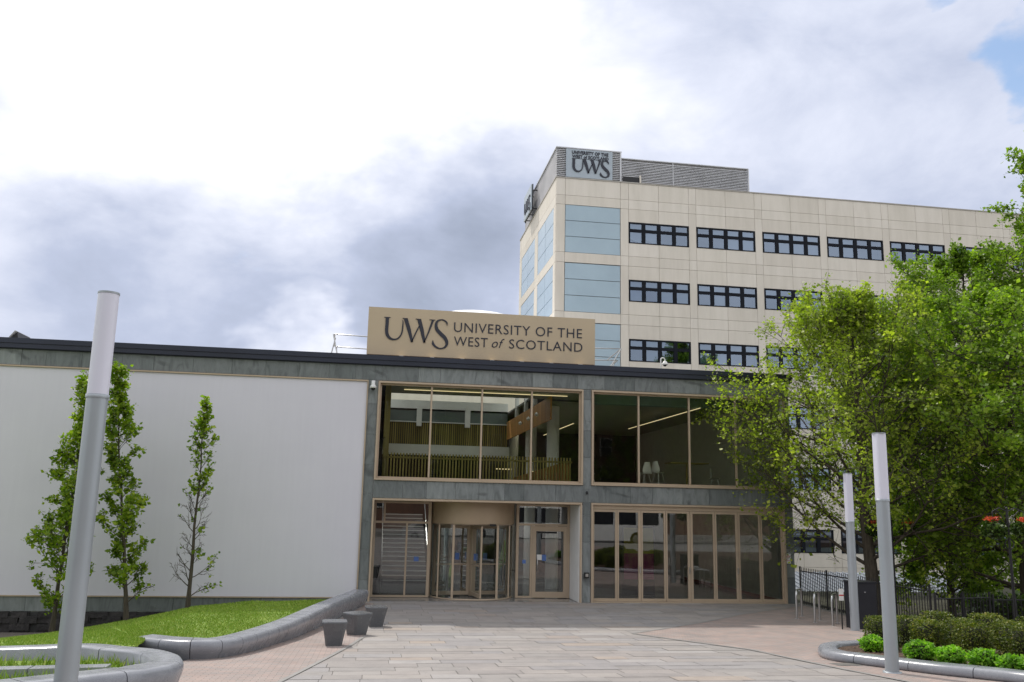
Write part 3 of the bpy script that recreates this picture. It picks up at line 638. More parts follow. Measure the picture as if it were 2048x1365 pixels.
# display boards
db=thing('display_board','tall yellow and magenta display board behind the folding glass doors','display board',(9.6,31,0))
b=MB(); b.box(9.05,10.15,31,31.05,1.45,2.35); b.build('upper_panel',m_yel,db); b=MB(); b.box(9.05,10.15,31,31.05,.55,1.449); b.build('lower_panel',m_mag,db); b=MB(); b.box(9.0,10.2,31.06,31.1,.0,2.4); b.build('backing',m_black,db)
bt=thing('banner','turquoise banner stand beside the revolving door inside the lobby','banner',(2.6,32.5,0))
b=MB(); b.box(2.35,2.75,32.5,32.52,.35,2.1); b.build('panel',simple('teal_print',(.03,.28,.33),.5),bt); b=MB(); b.box(2.3,2.8,32.45,32.57,0,.08); b.tube([(2.55,32.55,.08),(2.55,32.55,2.1)],.012,6); b.build('stand',m_steel,bt)
# stools in upper window
def stool(x,y,rot,label,h=.78):
    t=thing('bar_stool',label,'stool',(0,0,0),'white stools inside the upper right window')
    b=MB(); pr=[];n=12
    vs=[];fs=[]
    for j in range(9):
        v_=j/8; yy=-.2+.36*min(v_*2,1) ; zz=h+(0 if v_<.5 else (v_-.5)*2*.42); yy=-.18+.34*min(1,v_*2)+(.06*(v_-.5) if v_>.5 else 0)
        wd=.2*(1-.35*abs(v_-.55)*2*(.4 if v_<.8 else 1.3))
        for i in range(7): s_=i/6*2-1; vs.append((s_*wd,yy-(.05*s_*s_ if v_>.5 else 0),zz+(.04*s_*s_ if v_<.5 else 0)))
    for j in range(8):
        for i in range(6): fs.append((j*7+i,j*7+i+1,(j+1)*7+i+1,(j+1)*7+i))
    b.add(vs,fs,True); b.build('seat',m_white,t)
    for sx in (-1,1):
        for s2 in (-1,1): q=MB(); q.tube([(sx*.1,s2*.1-.02,h-.01),(sx*.2,s2*.19-.02,0)],.012,6); q.build('leg',m_steel,t)
    q=MB(); q.tube([(-.17,-.17,.25),(.17,-.17,.25),(.17,.15,.25),(-.17,.15,.25),(-.17,-.17,.25)],.009,6); q.build('foot_rail',m_steel,t)
    t.location=(x,y,3.72); t.rotation_euler=(0,0,R(rot))
stool(9.75,30.7,200,'white shell bar stool, left of the pair in the middle of the upper right window',.55)
stool(10.3,30.9,120,'white shell bar stool turned sideways, right of the pair in the upper right window',.6)
stool(7.55,30.3,10,'white bar stool at the left end of the upper right window',.45)
stool(12.6,31.2,60,'white bar stool near the tree branches in the upper right window',.45)
b=MB(); b.box(10.9,12.4,31.2,31.9,4.72,4.76); b.tube([(11.65,31.55,3.72),(11.65,31.55,4.72)],.04,10); tag(b.build('high_table',m_timber_d),'dark high table among the stools behind the upper right window','table')
# ------------------------------------------------------------ lettering
def stroke(b,pts,w,y0,y1,T):
    """variable width stroke in the X/Z plane, extruded y0..y1 through transform T(x,z)"""
    n=len(pts); L=[];Rr=[]
    for i,(x,z) in enumerate(pts):
        a=pts[max(i-1,0)];c_=pts[min(i+1,n-1)]; t=Vector((c_[0]-a[0],c_[1]-a[1])).normalized(); h=w[i]/2
        L.append((x-t.y*h,z+t.x*h)); Rr.append((x+t.y*h,z-t.x*h))
    poly=L+Rr[::-1]; vs=[T(x,z,y0) for x,z in poly]+[T(x,z,y1) for x,z in poly]; m_=len(poly); fs=[]
    for i in range(n-1):
        a,b_,c_,d_=i,i+1,m_-2-i,m_-1-i; fs+= [(a,b_,c_,d_),(a+m_,d_+m_,c_+m_,b_+m_)]
    fs+=[(i,(i+1)%m_,(i+1)%m_+m_,i+m_) for i in range(m_)]
    b.add(vs,fs)
def cat2(P_,Wd,n=8):
    Q=catmull([(x,z,0) for x,z in P_],n); Wv=[]
    for i in range(len(P_)-1):
        for k in range(n): Wv.append(Wd[i]+(Wd[i+1]-Wd[i])*k/n)
    Wv.append(Wd[-1]); return [(q.x,q.y) for q in Q],Wv
def uws(T,y0,y1,bold=1.):
    b=MB()
    def S(P_,W_): p_,w_=cat2(P_,[v_*bold for v_ in W_]); stroke(b,p_,w_,y0,y1,T)
    def Ln(P_,W_): stroke(b,P_,[v_*bold for v_ in W_],y0,y1,T)
    S([(160,145),(159,260),(158,380),(178,455),(225,505),(290,522),(350,505),(400,450),(424,375),(431,290),(433,215),(425,170)],[58,58,56,54,42,28,24,24,24,24,18,6])
    Ln([(108,138),(215,138)],[12,12])
    Ln([(478,143),(540,330),(604,552)],[66,64,40]); Ln([(598,548),(655,400),(716,262)],[20,22,20]); Ln([(424,140),(512,140)],[11,11])
    Ln([(710,143),(765,330),(818,552)],[66,64,40]); Ln([(812,548),(880,370),(950,148)],[20,26,40]); Ln([(650,140),(742,140)],[11,11]); Ln([(888,140),(992,140)],[11,11])
    S([(1203,232),(1196,180),(1150,140),(1095,130),(1030,160),(1008,230),(1030,310),(1100,385),(1170,450),(1208,530),(1190,600),(1135,635),(1080,640),(1010,610),(968,560),(962,500)],[4,30,24,20,36,50,62,66,64,52,36,24,22,34,44,4])
    return b
def T_sign(x0,ztop,k):
    return lambda x,z,y:(x0+(x-108)*k,y,ztop-(z-132)*k)
def textmesh(body,shear=0.,off=0.,space=1.):
    cu=bpy.data.curves.new('tmp','FONT'); cu.body=body; cu.size=1; cu.shear=shear; cu.offset=off; cu.space_character=space; cu.resolution_u=3
    o=bpy.data.objects.new('tmp',cu); C.objects.link(o); dg=bpy.context.evaluated_depsgraph_get(); me=bpy.data.meshes.new_from_object(o.evaluated_get(dg))
    v_=[tuple(q.co) for q in me.vertices]; f_=[tuple(p.vertices) for p in me.polygons]; bpy.data.objects.remove(o); bpy.data.curves.remove(cu); bpy.data.meshes.remove(me); return v_,f_
def fit_text(b,v_,f_,x0,x1,z0,z1,T,ref=None):
    xs=[p[0] for p in v_]; zs=[p[1] for p in v_]; zl,zh=ref or (min(zs),max(zs)); a=(x1-x0)/(max(xs)-min(xs)); c_=(z1-z0)/(zh-zl)
    b.add([T(x0+(p[0]-min(xs))*a,z0+(p[1]-zl)*c_) for p in v_],f_)
def para(b,T,lines,off=0.):
    """lines: (body,x0,x1,z0,z1,italic)"""
    for (body,x0,x1,z0,z1,it) in lines:
        v_,f_=textmesh(body,.35 if it else 0,off,1.08); fit_text(b,v_,f_,x0,x1,z0,z1,T,(-.01,.73) if not it else (-.01,.73))
sg=thing('roof_sign','long gold sign board on the roof edge with dark lettering naming the university','sign',(3.5,29,7.5))
b=MB(); b.box(-.40,7.43,28.98,29.28,7.90,9.52); b.build('board',m_gold,sg)
b=MB(); b.box(-.38,7.41,29.0,29.26,7.85,7.899); b.build('base_trim',simple('sign_base',(.25,.12,.04),.5),sg)
b=MB(); 
for xx in (.2,2.3,4.6,6.8): b.box(xx,xx+.12,29.1,29.2,7.5,7.849); 
b.build('support',m_black,sg)
uws(T_sign(.13,9.19,.00194),28.955,28.979).build('lettering',m_ink,sg,recalc=True)
b=MB(); TT=lambda x,z:(x,28.965,z)
para(b,TT,[('UNIVERSITY OF THE',2.49,6.96,8.80,9.155,False),('WEST',2.50,3.66,8.32,8.665,False),('of',3.80,4.24,8.32,8.665,True),('SCOTLAND',4.40,6.98,8.32,8.665,False)],.0)
b.build('lettering',m_ink,sg)
for i in range(7):
    xx=.75+i*1.02; q=MB(); q.box(xx-.07,xx+.07,28.78,28.92,7.79,7.86); f=q.build('spotlight',m_white,sg); q=MB(); q.quad((xx-.05,28.8,7.863),(xx+.05,28.8,7.863),(xx+.05,28.9,7.863),(xx-.05,28.9,7.863)); q.build('lens',emit('warm_lens',(1,.8,.45),3) if i==0 else bpy.data.materials['warm_lens'],f)
# guard rails
def rail(name,label,segs,posts):
    t=thing(name,label,'railing',segs[0][0]); 
    for s_ in segs: q=MB(); q.tube(s_,.02,8); q.build('rail',m_steel,t)
    for s_ in posts: q=MB(); q.tube(s_,.022,8); q.build('post',m_steel,t)
rail('guard_rail','thin grey metal roof guard rail left of the gold sign',[[(-.3,29.6,8.6),(-1.5,29.6,8.63),(-1.62,32,8.63)],[(-.3,29.6,8.17),(-1.42,29.6,8.2),(-1.5,32,8.2)]],[[(-1.55,29.6,8.63),(-1.28,29.6,7.5)],[(-1.5,30.1,8.6),(-1.72,30.1,7.5)]])
rail('guard_rail','thin grey metal roof guard rail right of the gold sign',[[(7.4,29.6,8.6),(8.55,29.6,8.63),(8.7,32,8.63)],[(7.4,29.6,8.17),(8.42,29.6,8.2),(8.55,32,8.2)]],[[(8.55,29.6,8.63),(7.9,29.6,7.5)],[(8.5,30.2,8.3),(8.2,30.2,7.5)]])
# cameras
t=thing('security_camera','white dome security camera hanging on the slate left of the upper windows','camera',(-.12,28.4,6.9))
b=MB(); b.lathe(-.12,28.33,[(.0,6.93),(.055,6.92),(.06,6.80),(.065,6.78),(.10,6.74),(.105,6.68),(.0,6.675)],16); b.box(-.18,-.06,28.36,28.5,6.78,6.92); b.build('housing',m_white,t)
b=MB(); b.lathe(-.12,28.33,[(.075,6.674),(.07,6.64),(.04,6.61),(0,6.60)],16); b.build('dome',m_black,t)
t=thing('security_camera','white dome camera on a bent pole above the navy coping','camera',(9.72,28.6,7.78))
b=MB(); b.tube([(9.68,28.6,7.7),(9.68,28.6,8.12)]+[(9.68+.075*(1-math.cos(a)),28.6,8.12+.075*math.sin(a)) for a in [R(k) for k in range(20,181,20)]]+[(9.83,28.6,8.08)],.02,8); b.build('pole',m_white,t)
b=MB(); b.lathe(9.83,28.6,[(.0,8.1),(.06,8.07),(.105,7.98),(.11,7.95),(.0,7.945)],16); b.build('housing',m_white,t); b=MB(); b.lathe(9.83,28.6,[(.06,7.944),(.05,7.91),(0,7.89)],12); b.build('dome',m_black,t)
t=thing('door_camera','tiny black camera on the slate between upper and lower glazing','camera',(7.04,28.45,3.5)); b=MB(); b.lathe(7.04,28.45,[(0,3.56),(.035,3.55),(.04,3.5),(.02,3.46),(0,3.45)],12); b.build('housing',m_black,t)
t=thing('entry_panel','small grey entry panel on the slate pillar between the doors','panel',(7.04,28.45,.85)); b=MB(); b.box(6.97,7.12,28.42,28.49,.78,.95); b.build('backplate',m_black,t); b=MB(); b.box(7.0,7.09,28.405,28.419,.82,.91); b.build('button_plate',m_steel,t)
t=thing('notice_sign','small white no smoking notice on the right slate pillar','sign',(14.07,28.45,1.5))
b=MB(); b.box(13.965,14.155,28.478,28.492,1.31,1.64); b.build('plate',m_white,t); b=MB(); b.box(13.965,14.155,28.474,28.477,1.415,1.43)
b.build('red_line',m_redpt,t)
b=MB(); vs=[];fs=[];n=24
for k in range(n): w=2*math.pi*k/n; vs+=[(14.06+.05*math.cos(w),28.474,1.54+.05*math.sin(w)),(14.06+.036*math.cos(w),28.474,1.54+.036*math.sin(w))]
for k in range(n): fs.append((2*k,2*k+1,(2*k+3)%(2*n),(2*k+2)%(2*n)))
b.add(vs,fs); b.box(14.025,14.095,28.4735,28.4765,1.535,1.545); b.build('symbol',m_redpt,t)
# ------------------------------------------------------------ office tower
TY=52.; X0=10.73; X1=62.; ZT=23.9
tw=thing('office_tower','tall cream panelled office block with black strip windows and blue glazed corner','building',(30,58,-2))
NF=7
def wt(k): return 21.25-3.85*k
b=MB(); b.box(X0+.1,X1,TY+.12,TY+.5,wt(0)+.01,ZT-.05)
for k in range(NF):
    b.box(X0+.1,X1,TY+.12,TY+.5,wt(k)-1.42-2.42,wt(k)-1.43)
for i in range(11):
    xa=15.53+4.58*i; b.box(xa-.55,xa-.01,TY+.12,TY+.5,-2,wt(0))
b.box(X0+.1,15.4,TY+.12,TY+.5,-2,wt(0)); b.box(X0+.1,X0+.5,TY+.51,66,-2,ZT-.05); b.box(X0+.1,X1,65.5,66,-2,ZT-.05); b.box(X1-.4,X1,TY+.51,65.5,-2,ZT-.05)
b.box(X0+.51,X1-.41,TY+.51,65.4,ZT-.4,ZT-.1)
b.build('wall',m_cream_b,tw)
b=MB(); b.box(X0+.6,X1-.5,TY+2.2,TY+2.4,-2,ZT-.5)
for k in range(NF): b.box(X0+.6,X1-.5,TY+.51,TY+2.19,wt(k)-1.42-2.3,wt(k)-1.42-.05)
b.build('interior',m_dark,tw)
b=MB(); G=.009
def pan(x0,x1,z0,z1): 
    if z0<-2: z0=-2
    if z1-z0>.05: b.box(x0+G,x1-G,TY,TY+.11,z0+G,z1-G)
vz=[(ZT-1.14,ZT)]+[(wt(0)+.88,ZT-1.14),(wt(0),wt(0)+.88)]
for k in range(NF): z=wt(k)-1.42; vz+=[(z-.87,z),(z-1.53,z-.87),(z-2.43,z-1.53)]
allz=vz
wins=[(15.53+4.58*i,19.60+4.58*i) for i in range(10)]
for (xa,xb) in wins:
    mid=(xa+xb)/2
    for (z0,z1) in allz: pan(xa,mid,z0,z1); pan(mid,xb,z0,z1)
    if xb+.51<X1:
        zz=ZT
        for k in range(-1,NF):
            zl=wt(k+1)+1.53 if k>=0 else wt(0)+1.5; 
        edges_z=[ZT,ZT-1.14,wt(0)+.88]+sum([[wt(k)-1.42-.87,wt(k)-2.95] for k in range(NF)],[])+[-2]
        for e0,e1 in zip(edges_z[:-1],edges_z[1:]): pan(xb,xb+.51,e1,e0)
for e0,e1 in zip(edges_z[:-1],edges_z[1:]): pan(14.99,15.53,e1,e0); pan(X0,11.33,e1,e0)
pan(11.33,14.99,ZT-1.14,ZT); pan(11.33,14.99,wt(0)+.88,ZT-1.14)
glz=[]
for k in range(NF):
    zt=wt(k)+.88; zb=wt(k)-1.42-.87; glz.append((zb,zt)); pan(11.33,14.99,zb-.66,zb)
b.build('cladding_panel',m_cream,tw)
b=MB(); b.box(X0-.04,X1,TY-.04,TY+.5,ZT+.0,ZT+.07); b.box(X0-.04,X0+.4,TY+.51,66,ZT+.0,ZT+.07); b.build('parapet_cap',simple('parapet_stone',(.45,.42,.38),.8),tw)
for (zb,zt) in glz:
    h=(zt-zb)/3; b=MB()
    for j in range(3): b.box(11.36,14.96,TY+.02,TY+.11,zb+h*j+.02,zb+h*(j+1)-.02)
    b.build('glazed_panel',m_blue,tw)
# left side of the tower
b=MB(); 
def pans(y0,y1,z0,z1): b.box(X0,X0+.1,y0+G,y1-G,z0+G,z1-G)
cols=[(TY+.12,52.75),(52.75,58.2),(58.2,59.4),(59.4,65),(65,66)]
for e0,e1 in zip(edges_z[:-1],edges_z[1:]):
    for i,(y0,y1) in enumerate(cols):
        if i in (1,3) and not (e0>wt(0)+.9 or any(abs(e0-(g0))<.02 for g0,_ in glz)): continue
        pans(y0,y1,e1,e0)
b.build('cladding_panel',m_cream,tw)
for (zb,zt) in glz:
    h=(zt-zb)/3
    for (y0,y1) in ((52.75,58.2),(59.4,65)):
        b=MB(); ym=(y0+y1)/2
        for j in range(3):
            for (a,c_) in ((y0,ym),(ym,y1)): b.box(X0+.01,X0+.1,a+.03,c_-.03,zb+h*j+.02,zb+h*(j+1)-.02)
        b.build('glazed_panel',m_blue,tw)
# windows
m_blind=simple('blind',(.40,.46,.50),.8,0,.05); m_wframe=simple('window_black',(.010,.012,.018),.65,spec=.15)
wr=random.Random(5)
for k in range(6):
    for i,(xa,xb) in enumerate(wins):
        if k>0 and i>7: continue
        zt=wt(k); zb=zt-1.42; fr=MB(); wd=xb-xa; yf=TY-.02; y1=TY+.10
        fr.box(xa,xb,yf,y1,zt-.09,zt); fr.box(xa,xb,yf,y1,zb,zb+.06)
        pw=(wd-.1-.1-3*.24)/4; px0=xa+.1; tz=zt-.09-.37
        fr.box(xa,xa+.1,yf,y1,zb+.06,zt-.09); fr.box(xb-.1,xb,yf,y1,zb+.06,zt-.09)
        for j in range(3): q0=px0+pw*(j+1)+.24*j; fr.box(q0,q0+.24,yf,y1,zb+.06,zt-.09)
        for j in range(4): q0=px0+(pw+.24)*j; fr.box(q0,q0+pw,yf+.004,y1-.004,tz-.19,tz)
        fo=fr.build('window',m_wframe,tw)
        gl=MB(); bl=MB()
        for j in range(4):
            q0=px0+(pw+.24)*j
            gl.quad((q0,TY+.04,zb+.06),(q0+pw,TY+.04,zb+.06),(q0+pw,TY+.04,tz-.19),(q0,TY+.04,tz-.19)); gl.quad((q0,TY+.04,tz),(q0+pw,TY+.04,tz),(q0+pw,TY+.04,zt-.09),(q0,TY+.04,zt-.09))
            r=wr.random()
            if r<.35: bl.quad((q0,TY+.16,tz-.02),(q0+pw,TY+.16,tz-.02),(q0+pw,TY+.16,zt-.09),(q0,TY+.16,zt-.09))
            elif r<.7: bl.quad((q0,TY+.16,zb+.06+wr.choice((0,0,.3))),(q0+pw,TY+.16,zb+.06),(q0+pw,TY+.16,zt-.09),(q0,TY+.16,zt-.09))
        gl.build('pane',m_glass_t,fo)
        if bl.f: bl.build('blind',m_blind,fo)
# plant room
pr=MB(); pr.box(X0+.05,15.0,TY+.2,64,ZT-.05,26.0); pr.box(15.01,23.85,TY+.25,63,ZT-.05,25.6); pr.build('plant_room',m_plant,tw)
lv=MB(); z=ZT+.08
while z<26.0: lv.add([(X0-.0,TY+.19,z+.02),(15.0,TY+.19,z+.02),(15.0,TY+.19,z+.1),(X0,TY+.19,z+.1),(X0,TY+.10,z),(15,TY+.10,z),(15,TY+.10,z+.03),(X0,TY+.10,z+.03)],[(4,5,6,7),(7,6,2,3),(0,1,5,4)]); z+=.125
lv.build('louvre',m_louvre,tw)
lv=MB(); z=ZT+.08
while z<25.5: lv.add([(15.08,TY+.24,z+.02),(23.85,TY+.24,z+.02),(23.85,TY+.24,z+.1),(15.08,TY+.24,z+.1),(15.08,TY+.15,z),(23.85,TY+.15,z),(23.85,TY+.15,z+.03),(15.08,TY+.15,z+.03)],[(4,5,6,7),(7,6,2,3),(0,1,5,4)]); z+=.11
lv.build('louvre',m_louvre,tw)
b=MB(); b.box(X0-.02,15.1,TY+.05,64.1,26.01,26.07); b.box(15.09,23.9,TY+.1,63.1,25.61,25.66); b.box(14.98,15.07,TY+.04,TY+.18,ZT+.07,26.0); b.box(23.86,23.93,TY+.1,TY+.24,ZT+.07,25.6); b.box(18.6,18.64,TY+.11,TY+.23,ZT+.07,25.6); b.build('plant_room_trim',m_louvre,tw)
b=MB(); b.box(15.2,16.3,TY+.08,TY+.14,ZT+.1,ZT+.45); b.build('hatch',m_black,tw); b=MB(); b.box(16.3,16.4,TY+.02,TY+.14,ZT+.07,ZT+.6); b.build('hatch_post',m_cream,tw)
ts=thing('rooftop_sign','pale grey university sign panel with dark letters at the front corner of the tower roof','sign',(12.9,51.9,24))
b=MB(); b.box(11.36,14.45,TY-.02,TY+.06,24.0,25.93); b.build('board',m_signgrey,ts)
uws(T_sign(11.74,25.28,.00222),TY-.07,TY-.022,1.35).build('lettering',m_ink,ts,recalc=True)
b=MB(); T2=lambda x,z:(x,TY-.045,z)
para(b,T2,[('UNIVERSITY OF THE',11.73,14.17,25.60,25.83,False),('WEST of SCOTLAND',11.74,14.19,25.33,25.54,False)],.05); b.build('lettering',m_ink,ts); b=MB(); b.box(11.74,14.16,TY-.04,TY-.021,25.285,25.30); b.build('rule_line',m_ink,ts)
ss=thing('rooftop_sign','side-on sign panel on a dark frame at the left edge of the tower roof','sign',(10.2,60,24))
b=MB(); b.box(10.30,10.38,58.9,61.9,24.1,26.0); b.build('board',m_signgrey,ss)
TL=lambda k:(lambda x,z,y:(y,61.6-(x-108)*k,25.35-(z-132)*k)); uws(TL(.0022),10.25,10.295,1.35).build('lettering',m_ink,ss,recalc=True)
b=MB()
for yy in (59.0,60.4,61.8): b.tube([(10.43,yy,24),(10.43,yy,26.05)],.05,6); b.tube([(10.43,yy,25.6),(10.9,yy,25.6)],.04,6); b.tube([(10.43,yy,24.2),(10.9,yy,24.2)],.04,6)
b.tube([(10.43,58.9,26.0),(10.43,61.9,26.0)],.04,6); b.tube([(10.43,58.9,24.1),(10.43,61.9,24.1)],.04,6); b.build('support_frame',m_black,ss)
# ------------------------------------------------------------ trees
def tree(name,label,base,H,trunk_r,prof,nl,sub,tw_,leaves,lsize,lm,seed,z0f=.2,rise=.6,group=None,barky=m_bark,spread=.16,lean=(0,0),bare=None,tw0=.15,tl0=.2,jit=.75):
    rg=np.random.default_rng(seed); base=Vector(base); t=thing(name,label,'tree',base,group)
    tb=MB(); LP=[]
    tp=[];n=10
    for i in range(n+1):
        f=i/n; tp.append(base+Vector((lean[0]*f+rg.normal(0,.01)*H*.3*(i>0),lean[1]*f+rg.normal(0,.01)*H*.3*(i>0),H*.97*f-(.1 if i==0 else 0))))
    tb.tube(tp,[trunk_r*(1-.93*(i/n)**.8)*(1.35 if i==0 else 1) for i in range(n+1)],10,False)
    def tpos(f): 
        k=min(int(f*n),n-1); return tp[k].lerp(tp[k+1],f*n-k)
    def branch(p,d,L,r,ns,curl):
        pts=[p.copy()]; dd=d.copy()
        for k in range(ns):
            dd=(dd+Vector(rg.normal(0,.13,3))+Vector((0,0,curl))).normalized(); pts.append(pts[-1]+dd*L/ns)
        return pts,dd
    for i in range(nl):
        f=z0f+(1-z0f)*((i+rg.random()*.7)/nl)**.92; f=min(f,.985); Rl=prof(f)*rg.uniform(.75,1.12)
        az=i*2.39996+rg.normal(0,.35); el=rise*(.55+.6*f)+rg.normal(0,.08)
        d=Vector((math.cos(az)*math.cos(el),math.sin(az)*math.cos(el),math.sin(el))); L=Rl/max(math.cos(el),.35)
        p=tpos(f); r=trunk_r*.30*(1-f*.75)
        pts,_=branch(p,d,L,r,6,.05); tb.tube(pts,[max(r*(1-.85*k/6),.006) for k in range(7)],5,False)
        for j in range(sub):
            g=.25+.75*(j+rg.random())/sub; k=min(int(g*6),5); q=pts[k].lerp(pts[k+1],g*6-k)
            dens=float(rg.choice([.25,.7,1.1,1.7])); d2=(d+Vector(rg.normal(0,jit,3))+Vector((0,0,.15))).normalized(); L2=L*.42*(1.15-g*.6)*rg.uniform(.7,1.2)+tw0
            p2,_=branch(q,d2,L2,r*.4,4,.04); r2_=max(r*.35,.008); tb.tube(p2,[max(r2_*(1-.8*k/4),.004) for k in range(5)],4,False)
            for u_ in range(tw_):
                g2=.2+.8*(u_+rg.random())/tw_; k2=min(int(g2*4),3); q2=p2[k2].lerp(p2[k2+1],g2*4-k2)
                d3=(d2+Vector(rg.normal(0,.8,3))+Vector((0,0,.1))).normalized(); L3=max(tl0,L2*.45)*rg.uniform(.6,1.3)
                e3=q2+d3*L3
                tb.tube([q2,e3],[.006,.003],3,False)
                if bare is not None and rg.random()<bare(e3-base): continue
                m_=rg.poisson(leaves*dens)
                if m_: ff=rg.random(m_)[:,None]**.7; LP.append(np.array(q2)[None]+(np.array(e3-q2))[None]*ff+rg.normal(0,spread*.5,(m_,3)))
    tb.build('trunk',barky,t)
    P_=np.concatenate(LP); leafmesh('crown',P_,lsize,lm,t,rg); return t
def leafmesh(name,P_,size,mat,parent,rg,updown=.5):
    n=len(P_); a=rg.normal(0,1,(n,3)); a[:,2]*=.6; a/=np.linalg.norm(a,axis=1)[:,None]; nn=rg.normal(0,1,(n,3)); nn[:,2]+=updown; b_=np.cross(a,nn); b_/=np.linalg.norm(b_,axis=1)[:,None]
    s=size*np.clip(rg.lognormal(-.08,.35,n),.4,1.7)[:,None]; w=s*.36; c_=np.cross(a,b_)*s*.10
    V=np.stack([P_,P_+a*s*.5+b_*w+c_,P_+a*s,P_+a*s*.5-b_*w+c_],1).reshape(-1,3)
    me=bpy.data.meshes.new(name); me.vertices.add(4*n); me.vertices.foreach_set('co',V.ravel()); me.loops.add(4*n); me.loops.foreach_set('vertex_index',np.arange(4*n,dtype=np.int32)); me.polygons.add(n); me.polygons.foreach_set('loop_start',np.arange(0,4*n,4,dtype=np.int32)); me.update(calc_edges=True); me.materials.append(mat)
    o=bpy.data.objects.new(name,me); C.objects.link(o)
    if parent is not None: attach(o,parent)
    return o
def ov(R0,peak=.35,p=1.0):   # crown radius profile
    def f(t): 
        return R0*(max(0,math.sin(math.pi*min(1,(t/peak)*.5)))**.6 if t<peak else max(.04,math.cos(math.pi/2*((t-peak)/(1-peak)))**p))
    return f
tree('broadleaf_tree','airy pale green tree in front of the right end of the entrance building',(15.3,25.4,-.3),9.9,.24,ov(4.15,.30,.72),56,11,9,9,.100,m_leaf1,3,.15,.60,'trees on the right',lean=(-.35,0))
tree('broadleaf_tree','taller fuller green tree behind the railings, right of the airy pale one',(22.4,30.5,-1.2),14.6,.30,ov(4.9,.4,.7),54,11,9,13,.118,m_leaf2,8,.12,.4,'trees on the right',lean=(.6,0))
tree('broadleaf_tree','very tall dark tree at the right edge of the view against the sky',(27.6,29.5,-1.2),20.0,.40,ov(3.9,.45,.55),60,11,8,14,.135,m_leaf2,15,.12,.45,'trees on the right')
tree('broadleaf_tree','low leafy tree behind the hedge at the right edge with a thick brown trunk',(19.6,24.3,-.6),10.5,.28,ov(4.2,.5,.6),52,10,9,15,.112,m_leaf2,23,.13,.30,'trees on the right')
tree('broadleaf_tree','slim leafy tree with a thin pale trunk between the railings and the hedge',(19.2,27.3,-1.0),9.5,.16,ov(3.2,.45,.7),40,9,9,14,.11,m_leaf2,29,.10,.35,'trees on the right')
def colp(R0): return lambda f: R0*min(1,.55+f*3.2)*(1-.90*max(0,f-.16))**1.15*(.82+.25*math.sin(f*19+R0*9))
def column_tree(label,base,H,R0,seed,leaves,bare=None,lean=(0,0),nl=30):
    return tree('columnar_tree',label,base,H,.065,colp(R0),nl,5,4,leaves,.105,m_leaf3,seed,.06,1.0,'young upright trees against the white wall',lean=lean,spread=.10,bare=bare,tw0=.04,tl0=.09,jit=.5)
column_tree('leafy young upright tree partly behind the tallest lamp post',(-8.35,26.2,-.65),6.9,1.0,41,6,lean=(.25,0),nl=60)
column_tree('full young upright tree in the middle of the white wall',(-6.5,26.4,-.35),7.1,.80,45,6,lean=(-.95,0),nl=50)
column_tree('sparse upright sapling with bare lower twigs, nearest the entrance',(-4.95,26.6,-.08),6.05,.70,52,3.6,bare=lambda p:(.96 if (p.z<3.3 and not(p.x>.22 and p.z<1.7)) else .35),nl=42)
# ------------------------------------------------------------ right-hand flower bed
kb=thing('bed_kerb','rounded grey granite kerb around the right flower bed','kerb',(9.5,16,.3))
def bedz(y): return zg(y)+.20
pathK=[(13.9,19.0),(12.4,18.7),(11.2,18.3),(10.1,17.9)]+[tuple(onz(x,y,.0)[:2]) for x,y in ()]
def ong(px,py,off):
    z=.3
    for _ in range(40):
        q=onz(px,py,z); z=.5*z+.5*(zg(q[1])+off)
    return Vector(q)
pk=[Vector((14.2,19.0,bedz(19))),Vector((12.6,18.75,bedz(18.75)))]+[ong(x,y,.17) for x,y in ((1760,1278),(1700,1280),(1655,1283),(1636,1288),(1640,1297),(1665,1304),(1710,1310),(1760,1316),(1860,1328),(1960,1338),(2048,1347))]+[Vector((10.6,11,bedz(11))),Vector((11.3,9.3,bedz(9.3)))]
wallsweep(kb,[tuple(p) for p in pk],.36,1,1.1,m_granite,undercut=.04)
b=MB(); bed=[(p.x,p.y) for p in pk]; vs=[(p.x+.28 if i>4 else p.x,p.y-(.2 if i<5 else 0),zg(p.y)+.09) for i,p in enumerate(pk)]
# bed surface as strips to the right
vs=[];fs=[]; left=[(11.6,9.3),(10.9,11),(10.25,12.6),(9.6,13.9),(9.25,15.2),(9.15,16.0),(9.25,16.9),(9.9,17.6),(11.2,18.0),(14.2,18.8),(14.3,19.2)]
for (x,y) in left: vs+=[(x,y,zg(y)+.10),(24,y,zg(y)+.10)]
for i in range(len(left)-1): fs.append((2*i,2*i+1,2*i+3,2*i+2))
b=MB(); b.add(vs,fs); tag(b.build('planting_bed',m_soil),kind='structure')
b=MB(); b.box(14.51,60,9.5,40,-2.1,-.35); tag(b.build('verge',simple('dark_earth',(.05,.05,.03),.95,0,.4,2)),kind='structure')
b=MB(); b.box(14.5,60,9.3,20.5,-2.1,.12); tag(b.build('verge',m_soil),kind='structure')
dc=thing('drain_cover','small rectangular drain cover set in the brick paving beside the rounded kerb','drain cover',(8.35,15.2,zg(15.2)))
def dq(x0,x1,y0,y1,o): return [(x0,y0,zg(y0)+o),(x1,y0,zg(y0)+o),(x1,y1,zg(y1)+o),(x0,y1,zg(y1)+o)]
b=MB(); b.quad(*dq(8.3,8.75,15.0,15.4,.012)); b.build('frame',m_edge,dc); b=MB(); b.quad(*dq(8.34,8.71,15.04,15.36,.016)); b.build('lid',m_grout,dc)
